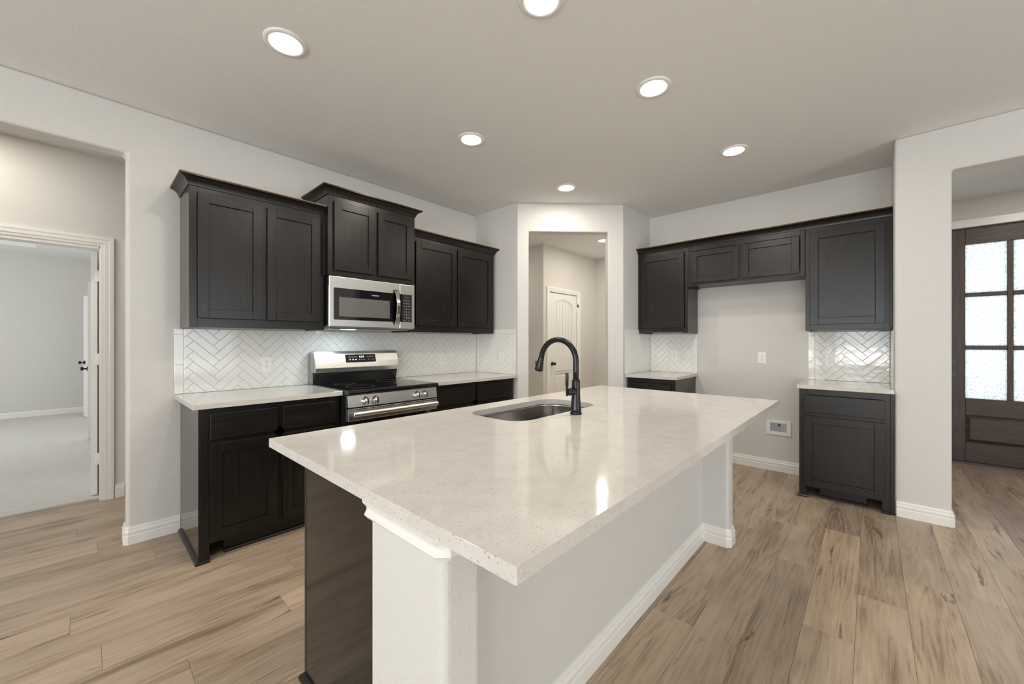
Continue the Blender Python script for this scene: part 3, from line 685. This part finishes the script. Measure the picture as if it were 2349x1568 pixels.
# sink
sk = thing('kitchen_sink', 'undermount stainless steel sink set in the island top', 'sink', (1.61, 1.298, 0.70))
mb = MB(); bm = mb.bm
rings = []
for gx, z, r_ in ((-0.003, 0.8835, 0.108), (-0.006, 0.870, 0.108), (-0.006, 0.74, 0.108), (0.004, 0.706, 0.10), (0.030, 0.690, 0.08), (0.06, 0.686, 0.06)):
    rings.append([bm.verts.new((x, y, z)) for x, y in rrect(1.262+gx, 1.955-gx, 1.118+gx, 1.478-gx, r_, 10)])
for A, B in zip(rings, rings[1:]):
    for i in range(len(A)):
        f = mb.face([A[i], A[(i+1) % len(A)], B[(i+1) % len(A)], B[i]]); f.smooth = True
mb.face(rings[-1])
fl = [bm.verts.new((x, y, 0.8835)) for x, y in rrect(1.235, 1.982, 1.091, 1.505, 0.12, 10)]
for i in range(len(fl)): mb.face([fl[i], fl[(i+1) % len(fl)], rings[0][(i+1) % len(fl)], rings[0][i]])
obj('basin', mb, M_STEELV, sk)
obj('drain', MB().lathe([(0.0, 0.001), (0.030, 0.001), (0.034, 0.004), (0.056, 0.004), (0.058, 0.0)], (1.61, 1.33, 0.6865), 28, cap=False), M_CHROME, sk)

# faucet
FXc, FYc = 1.609, 1.053
fa = thing('faucet', 'tall matte black pull-down gooseneck faucet on the island', 'faucet', (FXc, FYc, 0.914))
obj('base_ring', MB().lathe([(0.0285, 0), (0.0285, 0.004), (0.025, 0.012), (0.0235, 0.017), (0.0, 0.017)], (FXc, FYc, 0.914), 36), M_BRONZE, fa)
obj('body', MB().lathe([(0.0265, 0.014), (0.0265, 0.022), (0.0245, 0.035), (0.0205, 0.085), (0.0198, 0.150), (0.0198, 0.160), (0.0165, 0.168), (0.0140, 0.170)], (FXc, FYc, 0.914), 36), M_BRONZE, fa)
pts = [(FXc, FYc, 1.075), (FXc, FYc, 1.12), (FXc, FYc, 1.155)]; R = 0.106; zc = 1.168
for i in range(0, 25):
    t = math.radians(168) * i / 24; pts.append((FXc, FYc + R - R*math.cos(t), zc + R*math.sin(t)))
ex, ey, ez = pts[-1]; dd = Vector((0, -math.sin(math.radians(168)) * -1, math.cos(math.radians(168)))).normalized()
dd = Vector((0, math.sin(math.radians(168)), math.cos(math.radians(168))))
e = Vector(pts[-1]); dd = (Vector(pts[-1]) - Vector(pts[-2])).normalized(); dd = Vector((0, max(dd.y, 0.10), dd.z)).normalized()
pts.append(tuple(e + dd*0.006))
obj('spout', MB().tube(pts, 0.0138, 24), M_BRONZE, fa)
h0 = e + dd*0.006
sp_ = obj('spray_head', MB().tube([h0, h0+dd*0.002, h0+dd*0.02, h0+dd*0.045, h0+dd*0.066, h0+dd*0.072], [0.0139, 0.0144, 0.0160, 0.0195, 0.0225, 0.0215], 28), M_BRONZE, fa)
bt = h0 + dd*0.045 + Vector((0, 0.0195, 0.004)); obj('spray_button', MB().box(bt.x-0.007, bt.x+0.007, bt.y-0.004, bt.y+0.005, bt.z-0.018, bt.z+0.018), M_BLACK, sp_, bevel=0.002)
obj('spray_face', MB().tube([h0+dd*0.070, h0+dd*0.0745], 0.0185, 24), M_BLACK, sp_)
obj('handle_hub', MB().lathe([(0.0, 0.0), (0.0165, 0.0), (0.0175, -0.022), (0.0165, -0.030), (0.0182, -0.034), (0.0182, -0.052), (0.013, -0.064), (0.0, -0.066)], (FXc-0.004, FYc, 1.026), 28, 'X', cap=False), M_BRONZE, fa)
obj('lever', MB().lathe([(0.0, -0.020), (0.0052, -0.019), (0.0052, 0.024), (0.0072, 0.028), (0.0076, 0.084), (0.0068, 0.088), (0.0, 0.088)], (FXc-0.076, FYc, 1.028), 18, cap=False), M_BRONZE, fa)

# ------------------------------------------------------------------ tile backsplash
TW, TL = 0.0508, 0.2032
def clip(poly, nx, ny, c):
    out = []
    for i in range(len(poly)):
        p, q = poly[i], poly[(i+1) % len(poly)]; dp = nx*p[0]+ny*p[1]-c; dq = nx*q[0]+ny*q[1]-c
        if dp >= 0: out.append(p)
        if dp*dq < 0: t = dp/(dp-dq); out.append((p[0]+(q[0]-p[0])*t, p[1]+(q[1]-p[1])*t))
    return out
def inset(poly, d_):
    ar = sum(p[0]*q[1]-q[0]*p[1] for p, q in zip(poly, poly[1:]+poly[:1]))
    if ar < 0: poly = poly[::-1]
    out = poly
    for p, q in zip(poly, poly[1:]+poly[:1]):
        L = math.hypot(q[0]-p[0], q[1]-p[1])
        if L < 1e-6: continue
        nx, ny = -(q[1]-p[1])/L, (q[0]-p[0])/L
        out = clip(out, nx, ny, nx*p[0]+ny*p[1]+d_)
        if len(out) < 3: return None
    return out
def tile(mb, poly, fn, t=0.008):
    a_ = inset(poly, 0.0009); 
    if not a_ or len(a_) < 3: return
    ar = abs(sum(p[0]*q[1]-q[0]*p[1] for p, q in zip(a_, a_[1:]+a_[:1])))/2
    if ar < 2e-5: return
    b_ = inset(a_, 0.0014)
    if not b_ or len(b_) != len(a_): b_ = None
    ar2 = sum(p[0]*q[1]-q[0]*p[1] for p, q in zip(a_, a_[1:]+a_[:1]))
    if ar2 < 0: a_ = a_[::-1]
    lo = [mb.bm.verts.new(fn(u, v, 0.004)) for u, v in a_]; n = len(a_)
    mid = [mb.bm.verts.new(fn(u, v, t-0.0012)) for u, v in a_]
    for i in range(n): mb.face([lo[i], lo[(i+1) % n], mid[(i+1) % n], mid[i]])
    if b_:
        k = min(range(n), key=lambda s_: sum((b_[(i+s_) % n][0]-a_[i][0])**2 + (b_[(i+s_) % n][1]-a_[i][1])**2 for i in range(n)))
        top = [mb.bm.verts.new(fn(*b_[(i+k) % n], t)) for i in range(n)]
        for i in range(n): mb.face([mid[i], mid[(i+1) % n], top[(i+1) % n], top[i]])
        mb.face(top)
    else: mb.face(mid)
def backsplash(label, fn, u0, u1, v0, v1, phase, field=None, border=()):
    """u runs to the viewer's right; border: rectangles (u0,u1,v0,v1) of straight tiles"""
    mb = MB(); g = field or (u0, u1, v0, v1); s2 = math.sqrt(2); w = TW
    U0, V0 = phase
    for k in range(-40, 60):
        for m_ in range(-30, 30):
            for (A0, B0, A1, B1) in ((k, k+8*m_, k+4, k+1+8*m_), (k+4, k-3+8*m_, k+5, k+1+8*m_)):
                poly = [(U0 + (x-y)*w/s2, V0 + (x+y)*w/s2) for x, y in ((A0, B0), (A1, B0), (A1, B1), (A0, B1))]
                us = [p[0] for p in poly]; vs = [p[1] for p in poly]
                if max(us) < g[0] or min(us) > g[1] or max(vs) < g[2] or min(vs) > g[3]: continue
                for nx, ny, c in ((1, 0, g[0]), (-1, 0, -g[1]), (0, 1, g[2]), (0, -1, -g[3])):
                    poly = clip(poly, nx, ny, c)
                    if len(poly) < 3: break
                if len(poly) >= 3: tile(mb, poly, fn)
    for (a0, a1, b0, b1) in border: tile(mb, [(a0, b0), (a1, b0), (a1, b1), (a0, b1)], fn)
    r = obj('tile_backsplash', mb, M_TILE); tag(r, label, 'backsplash', 'white herringbone tile splashbacks')
    mb = MB(); p, q = fn(u0, v0, 0.0005), fn(u1, v1, 0.006); mb.box(p[0], q[0], p[1], q[1], p[2], q[2]); obj('grout', mb, M_GROUT, r)
    return r
Z0, Z1 = 0.9145, 1.352
def col(u0, u1, z1=Z1): return [(u0, u1, 1.314, z1), (u0, u1, 1.112, 1.314), (u0, u1, Z0, 1.112)]
backsplash('white herringbone tile on the range wall behind the counters and range', lambda u, v, d_: (u, YT-d_, v), 0.406, 3.101, Z0, Z1, (0.653, 1.271),
           (0.456, 3.101, Z0, Z1), col(0.406, 0.456))
ZB = 1.402
backsplash('narrow white herringbone tile piece on the short wall right of the range', lambda u, v, d_: (3.11-d_, 3.414-u, v), 0.0, 0.626, Z0, ZB, (0.374, 1.253),
           (0.008, 0.576, Z0, 1.350), [(0.576, 0.626, 1.350, ZB), (0.576, 0.626, 1.199, 1.350), (0.576, 0.626, 0.996, 1.199), (0.576, 0.626, Z0, 0.996), (0.373, 0.576, 1.350, ZB), (0.17, 0.373, 1.350, ZB), (0.008, 0.17, 1.350, ZB)])
backsplash('narrow white herringbone tile piece on the short wall beside the small corner counter', lambda u, v, d_: (3.934+u, 1.96-d_, v), 0.0, 0.655, Z0, ZB, (0.35, 1.25),
           (0.05, 0.647, Z0, 1.350), [(0, 0.05, 1.350, ZB), (0, 0.05, 1.208, 1.350), (0, 0.05, 1.011, 1.208), (0, 0.05, Z0, 1.011), (0.05, 0.25, 1.350, ZB), (0.25, 0.45, 1.350, ZB), (0.45, 0.647, 1.350, ZB)])
backsplash('white herringbone tile panel under the single-door cabinet left of the fridge space', lambda u, v, d_: (XR-d_, 1.951-u, v), 0.0, 0.534, Z0, Z1+.003, (0.382, 1.275),
           (0.0, 0.484, Z0, Z1+.003), col(0.484, 0.534))
backsplash('white herringbone tile panel under the cabinet against the pillar', lambda u, v, d_: (XR-d_, 0.434-u, v), 0.0, 0.552, Z0, Z1+.003, (0.127, 1.275),
           (0.05, 0.552, Z0, Z1+.003), [(0, 0.05, 1.32, Z1+.003), (0, 0.05, 1.117, 1.32), (0, 0.05, Z0, 1.117)])
backsplash('thin white herringbone tile strip seen edge-on along the pillar side', lambda u, v, d_: (XR-u, -0.127+d_, v), 0.0, 0.57, Z0, ZB-0.05, (0.2, 1.275), (0.008, 0.52, Z0, ZB-0.05), [(0.52, 0.57, 1.2, ZB-0.05), (0.52, 0.57, 1.0, 1.2), (0.52, 0.57, Z0, 1.0)])

# ------------------------------------------------------------------ outlets
def outlet(label, fn, u, v, w=0.070, h=0.115, base=0.0, kind='decora', blank=False):
    c = fn(u, v, 0); r = thing('wall_outlet' if not blank else 'wall_plate', label, 'outlet' if not blank else 'wall plate', c, None if blank else 'white wall outlets')
    def bx(mb, a0, a1, b0, b1, d0, d1): p, q = fn(u+a0, v+b0, d0), fn(u+a1, v+b1, d1); return mb.box(p[0], q[0], p[1], q[1], p[2], q[2])
    obj('cover_plate', bx(MB(), -w/2, w/2, -h/2, h/2, base, base+0.005), M_PLATE, r, bevel=0.0015)
    if blank: return r
    obj('receptacle', bx(MB(), -0.0165, 0.0165, -0.033, 0.033, base+0.0045, base+0.0068), M_PLATE, r, bevel=0.0008)
    mb = MB()
    for s_ in (-1, 1):
        cz = s_*0.0165
        bx(mb, -0.0075, -0.0052, cz+0.000, cz+0.0075, base+0.0066, base+0.0072); bx(mb, 0.0052, 0.0075, cz+0.000, cz+0.0065, base+0.0066, base+0.0072)
        bx(mb, -0.0022, 0.0022, cz-0.0085, cz-0.0040, base+0.0066, base+0.0072)
    obj('socket_slots', mb, M_SLOT, r)
    return r
fR = lambda u, v, d_: (u, YT-d_, v); fF = lambda u, v, d_: (XR-d_, -u, v); fL = lambda u, v, d_: (3.11-d_, -u, v)
outlet('white outlet on the herringbone tile left of the range', fR, 0.945, 1.0925, base=0.008)
outlet('white outlet on the herringbone tile right of the range', fR, 2.617, 1.0755, base=0.008)
outlet('white outlet on the herringbone tile above the small corner counter', fF, -1.665, 1.103, base=0.008)
outlet('white outlet on the herringbone tile above the counter against the pillar', fF, -0.276, 1.096, base=0.008)
outlet('white outlet on the bare painted wall of the fridge space', fF, -0.805, 1.103)
outlet('blank white plate on the short tiled wall right of the range', fL, -2.992, 1.0975, base=0.008, blank=True)
# recessed ice-maker water box
wb = thing('water_supply_box', 'recessed white water valve box low on the wall of the fridge space', 'valve box', (XR, 0.6665, 0.424))
def fb(mb, y0, y1, z0, z1, d0, d1): return mb.box(XR-d0, XR-d1, y0, y1, z0, z1)
mb = MB(); Y0, Y1, ZA, ZC = 0.565, 0.768, 0.352, 0.496; i0, i1, j0, j1 = 0.600, 0.733, 0.386, 0.468
fb(mb, Y0, i0, ZA, ZC, 0, 0.012); fb(mb, i1, Y1, ZA, ZC, 0, 0.012); fb(mb, i0, i1, ZA, j0, 0, 0.012); fb(mb, i0, i1, j1, ZC, 0, 0.012)
obj('frame', mb, M_PLATE, wb, bevel=0.003)
obj('back_plate', box(XR-0.0015, XR-0.0005, i0, i1, j0, j1), M_GALV, wb)
obj('valve', MB().lathe([(0.0, 0), (0.012, 0), (0.012, -0.006), (0.006, -0.008), (0.006, -0.011), (0, -0.011)], (XR-0.001, 0.662, 0.452), 20, 'X', cap=False).box(XR-0.010, XR-0.002, 0.645, 0.666, 0.432, 0.440), M_CHROME, wb)

# ------------------------------------------------------------------ range
X0, X1 = 1.249, 2.007
rg = thing('electric_range', 'freestanding stainless electric range with black glass cooktop', 'range', ((X0+X1)/2, 3.05, 0))
obj('side_panels', MB().box(X0, X1, 2.735, 3.405, 0.03, 0.905), M_BLACK, rg)
obj('cooktop', MB().prism(rrect(2.675, 3.36, 0.885, 0.921, 0.016, 5), X0-0.003, X1+0.003, fn=lambda a_, b_, h: (h, a_, b_)), M_BGLASS, rg, smooth=False)
for cx, cy, rr in ((1.44, 2.90, 0.105), (1.82, 2.88, 0.085), (1.44, 3.17, 0.075), (1.82, 3.17, 0.095)):
    obj('burner_ring', MB().lathe([(rr-0.0010, 0), (rr-0.0010, 0.0004), (rr+0.0010, 0.0004), (rr+0.0010, 0)], (cx, cy, 0.9212), 48, cap=False), M_PRINTD, rg)
# control panel with knobs
cp = obj('control_panel', MB().prism([(2.690, 0.800), (2.745, 0.800), (2.745, 0.885), (2.702, 0.885)], X0, X1, fn=lambda a_, b_, h: (h, a_, b_)), M_STEEL, rg, bevel=0.002)
for kx in (1.376, 1.452, 1.808, 1.882):
    k = obj('knob', MB().lathe([(0.0, 0.004), (0.028, 0.003), (0.028, -0.004), (0.0245, -0.007), (0.0225, -0.028), (0.020, -0.032), (0.0, -0.033)], (kx, 2.696, 0.838), 28, 'Y', cap=False), M_STEEL, rg)
    obj('knob_grip', box(kx-0.006, kx+0.006, 2.655, 2.672, 0.815, 0.861), M_CHROME, k, bevel=0.002)
    obj('index_mark', box(kx-0.001, kx+0.001, 2.6935, 2.6945, 0.869, 0.874), M_BLACK, k)
# oven door
dr = obj('oven_door', MB().box(X0, X1, 2.692, 2.733, 0.703, 0.790), M_STEEL, rg, bevel=0.003)
obj('door_glass', MB().box(X0+0.004, X1-0.004, 2.698, 2.733, 0.20, 0.7025), M_OVEN, dr)
mb = MB()
for a0, a1 in ((1.262, 1.395), (1.425, 1.445), (1.475, 1.610), (1.640, 1.770), (1.797, 1.822), (1.850, 1.985)): mb.box(a0, a1, 2.6905, 2.693, 0.7805, 0.7855)
obj('vent_slots', mb, M_SLOT, dr)
mb = MB(); sec = [(2.664 - 0.024*math.sin(PI*i/10)**0.8 if 0 < i < 10 else 2.664, 0.753 - 0.020*math.cos(PI*i/10)) for i in range(11)]
mb.prism(sec, X0+0.018, X1-0.018, fn=lambda a_, b_, h: (h, a_, b_))
mb.box(X0+0.05, X0+0.075, 2.655, 2.693, 0.742, 0.764); mb.box(X1-0.075, X1-0.05, 2.655, 2.693, 0.742, 0.764)
obj('door_handle', mb, M_STEEL, dr, bevel=0.005, seg=3)
obj('storage_drawer', MB().box(X0, X1, 2.692, 2.733, 0.04, 0.19), M_STEEL, rg, bevel=0.003)
# backguard
bgp = [(3.295, 1.010), (3.400, 1.010), (3.400, 1.183), (3.335, 1.183), (3.322, 1.160), (3.300, 1.100), (3.285, 1.047)]
bg_ = obj('backguard', MB().prism(bgp, X0+0.010, X1+0.002, fn=lambda a_, b_, h: (h, a_, b_)), M_STEEL, rg, bevel=0.0015)
obj('backguard_base', MB().prism([(3.335, 0.921), (3.405, 0.921), (3.405, 1.010), (3.315, 1.010), (3.315, 0.99)], X0+0.012, X1, fn=lambda a_, b_, h: (h, a_, b_)), M_BLACK, rg)
obj('side_bracket', box(X0-0.006, X0+0.009, 3.34, 3.405, 0.916, 1.165), M_GALV, rg, label='crumpled silver bracket on the side of the backguard')
# control display lies on the sloping face between (3.322,1.160) and (3.285,1.047)
sA, sB = Vector((3.322, 1.160)), Vector((3.2955, 1.078)); sd = (sA - sB).normalized(); sn = Vector((-sd.y, sd.x)); 
def fd(u, v, d_=0.0):      # u along x from display centre, v up the slope from its middle
    c = (Vector((3.3205, 1.156)) + Vector((3.2935, 1.080)))/2; p = c + (Vector((3.3205, 1.156))-Vector((3.2935, 1.080))).normalized()*v
    nrm = Vector((-0.942, 0.335)); p = p + nrm*d_; return (1.647+u, p.x, p.y)
mb = MB(); v_ = [mb.bm.verts.new(fd(u, v, dd_)) for dd_ in (-0.004, 0.0045) for u, v in ((-0.136, -0.033), (0.136, -0.033), (0.136, 0.036), (-0.136, 0.036))]
for q in ((0,1,2,3),(4,5,6,7),(0,1,5,4),(1,2,6,5),(2,3,7,6),(3,0,4,7)): mb.face([v_[k] for k in q])
dsp = obj('control_display', mb, M_BGLASS, rg)
DZ = 0.0052
text_mesh('6:54', 0.026, lambda u, v: fd(u+0.006, v+0.014, DZ), M_LED, 'clock_digits', dsp)
for i, tx in enumerate(('Bake', 'Broil', 'Air Fry')): text_mesh(tx, 0.0105, lambda u, v, i=i: fd(u-0.100+i*0.026, v+0.014, DZ), M_PRINT, 'key_label', dsp)
for i in range(3):
    mb = MB()
    for q in range(2): 
        p = [fd(-0.100+i*0.026+s_*0.0075, -0.012+q*0.006+t_*0.0018, DZ) for s_, t_ in ((-1, -1), (1, -1), (1, 1), (-1, 1))]; mb.face([mb.bm.verts.new(x) for x in p])
    obj('key_label', mb, M_PRINT, dsp)
for i, tx in enumerate(('\u2022', '\u2022', '\u2022')): text_mesh('o', 0.018, lambda u, v, i=i: fd(u-0.016+i*0.022, v-0.010, DZ), M_PRINT, 'key_label', dsp)
for tx, uu, vv, sz, mt in (('^', 0.062, 0.010, 0.02, M_PRINT), ('START', 0.084, 0.014, 0.0085, M_PRINT), ('Set', 0.110, 0.014, 0.012, M_PRINT), ('v', 0.064, -0.011, 0.018, M_PRINT), ('OFF', 0.086, -0.010, 0.010, M_PRINTR), ('Lock', 0.112, -0.012, 0.010, M_PRINT)):
    text_mesh(tx, sz, lambda u, v, uu=uu, vv=vv: fd(u+uu, v+vv, DZ), mt, 'key_label', dsp)

# ------------------------------------------------------------------ microwave
mw = thing('microwave_oven', 'stainless over-the-range microwave with curved handle', 'microwave', (1.626, 3.2, 1.378))
mx0, mx1, my, mz0, mz1 = 1.249, 1.999, 3.008, 1.378, 1.766
obj('body', MB().box(1.252, 1.999, 3.03, 3.405, 1.392, mz1), M_BLACK, mw)
obj('bottom_panel', MB().box(1.252, 1.996, 3.035, 3.395, 1.372, 1.392).box(1.28, 1.97, 3.06, 3.36, 1.364, 1.372), M_GALV, mw, bevel=0.004)
obj('cooktop_lamp', MB().box(1.40, 1.50, 3.10, 3.16, 1.3625, 1.3640), M_LENS, mw)
area('cooktop_light', (1.45-1.626, 3.13-3.2, 1.361-1.378), (0, 0, 0), 0.09, 0.05, 1.6, (0.72, 0.92, 1.0), parent=mw)
obj('side_trim', MB().box(1.2475, 1.2525, 3.024, 3.034, 1.385, 1.69), M_CHROME, mw)
dr = obj('door', MB().box(mx0, 1.846, my, 3.03, mz0, mz1), M_STEEL, mw, bevel=0.006, seg=3)
obj('door_glass', MB().prism(rrect(1.283, 1.838, 1.433, 1.677, 0.008, 4), my-0.002, my+0.004, fn=lambda a_, b_, h: (a_, h, b_)), M_BGLASS, dr)
obj('viewing_window', box(1.323, 1.752, my-0.0028, my, 1.460, 1.608), M_MWIN, dr)
text_mesh('FRIGIDAIRE', 0.0125, lambda u, v: (1.621+u*1.0, my-0.0030, 1.6415+v), M_PRINT, 'brand_lettering', dr)
cpn = obj('control_panel', MB().box(1.848, mx1, my, 3.03, mz0, mz1), M_STEEL, mw, bevel=0.006, seg=3)
kp = obj('keypad', MB().prism(rrect(1.850, 1.968, 1.436, 1.677, 0.006, 4), my-0.002, my+0.004, fn=lambda a_, b_, h: (a_, h, b_)), M_BGLASS, cpn)
fm = lambda uu, vv: (lambda u, v: (uu+u, my-0.0030, vv+v))
kx = (1.889, 1.914, 1.939); rows = [1.549, 1.524, 1.499]
for r_, z in enumerate(rows):
    for c_ in range(3): text_mesh(str(r_*3+c_+1), 0.014, fm(kx[c_], z), M_PRINT, 'key_label', kp)
text_mesh('0', 0.014, fm(kx[1], 1.474), M_PRINT, 'key_label', kp)
text_mesh('START', 0.0085, fm(kx[2], 1.474), M_PRINT, 'key_label', kp); text_mesh('STOP', 0.0085, fm(kx[0], 1.474), M_PRINTR, 'key_label', kp)
text_mesh('88:88', 0.017, fm(1.914, 1.652), M_PRINTD, 'clock_display', kp)
for z, tx in ((1.622, ('Popcorn', 'Potato', 'Pizza')), (1.598, ('Veg', 'Melt', 'Reheat')), (1.573, ('Cook', 'Timer', 'Defrost')), (1.450, ('Light', '', 'Fan'))):
    for c_ in range(3):
        if tx[c_]: text_mesh(tx[c_], 0.0068, fm(kx[c_], z), M_PRINT, 'key_label', kp)
# bowed handle
mb = MB(); n = 22; prof = []
for i in range(n+1):
    t = i/n; z = 1.398 + (1.712-1.398)*t; off = math.sin(PI*t)**0.62 * 0.052 if 0 < t < 1 else 0.0
    prof.append((my - 0.004 - off, z))
th = 0.007
outer = prof; inner = [(y+th*(1.0 if 0 < i < n else 0.6), z) for i, (y, z) in enumerate(prof)]
mb.prism(outer + inner[::-1], 1.790, 1.822, fn=lambda a_, b_, h: (h, a_, b_))
obj('door_handle', mb, M_CHROME, dr, bevel=0.002)

# ------------------------------------------------------------------ recessed ceiling lights
def make_light(label, x, y):
    r = thing('recessed_light', label, 'ceiling light', (x, y, CZ), 'recessed ceiling lights')
    obj('trim_ring', MB().lathe([(0.070, -0.001), (0.070, -0.004), (0.074, -0.008), (0.088, -0.008), (0.096, -0.003), (0.097, 0.0)], (x, y, CZ), 48, cap=False), M_TRIM, r)
    obj('lens', MB().lathe([(0.0, -0.012), (0.04, -0.0115), (0.062, -0.0095), (0.071, -0.004), (0.071, -0.001)], (x, y, CZ), 48, cap=False), M_LENS, r)
    area('lamp', (0, 0, -0.0135), (0, 0, 0), 0.13, 0.13, P_LAMP, WARM, 'DISK', parent=r)
    return r
L0 = make_light('largest-looking round recessed light, above the left counter near the hall opening', 0.675, 2.135)
def copy_light(label, x, y):
    r = L0.copy(); COL.objects.link(r); r.location = (x, y, CZ); r['label'] = label
    for ch in list(L0.children):
        c = ch.copy(); COL.objects.link(c); c.parent = r
    return r
for lb, x, y in (('round recessed light cut off by the top edge of the photo', 1.335, 1.05),
                 ('round recessed light over the island, upper right of the middle of the ceiling', 2.235, 0.932),
                 ('round recessed light straight in front of the cabinet above the microwave', 1.910, 2.150),
                 ('round recessed light nearest the fridge wall cabinets', 3.391, 0.782),
                 ('round recessed light just in front of the pantry corner wall', 3.123, 2.153),
                 ('round recessed light seen through the pantry opening', 5.109, 2.873),
                 ('round recessed light at the left end of the utility hall', 3.95, 4.50),  # extra lamp out of view, added to brighten the utility hall
                 ('round recessed light in the small hall by the bedroom door', -0.60, 4.10),
                 ('round recessed light in the utility hall behind the short tiled wall', 5.65, 2.45),  # second hidden lamp added for a brighter utility hall
                 ('round recessed light just behind the pantry opening', 4.45, 2.50),  # hidden behind the header, added to lift the hall walls
                 ('round recessed light in the entry before the front door', 5.2, -1.2),
                 ('round recessed light over the living area behind the camera', -1.2, 0.4),  # extra fill lamp behind the camera
                 ('round recessed light over the living area by the patio door', 1.6, -2.2)):  # extra lamp out of view, adds light to the room
    copy_light(lb, x, y)
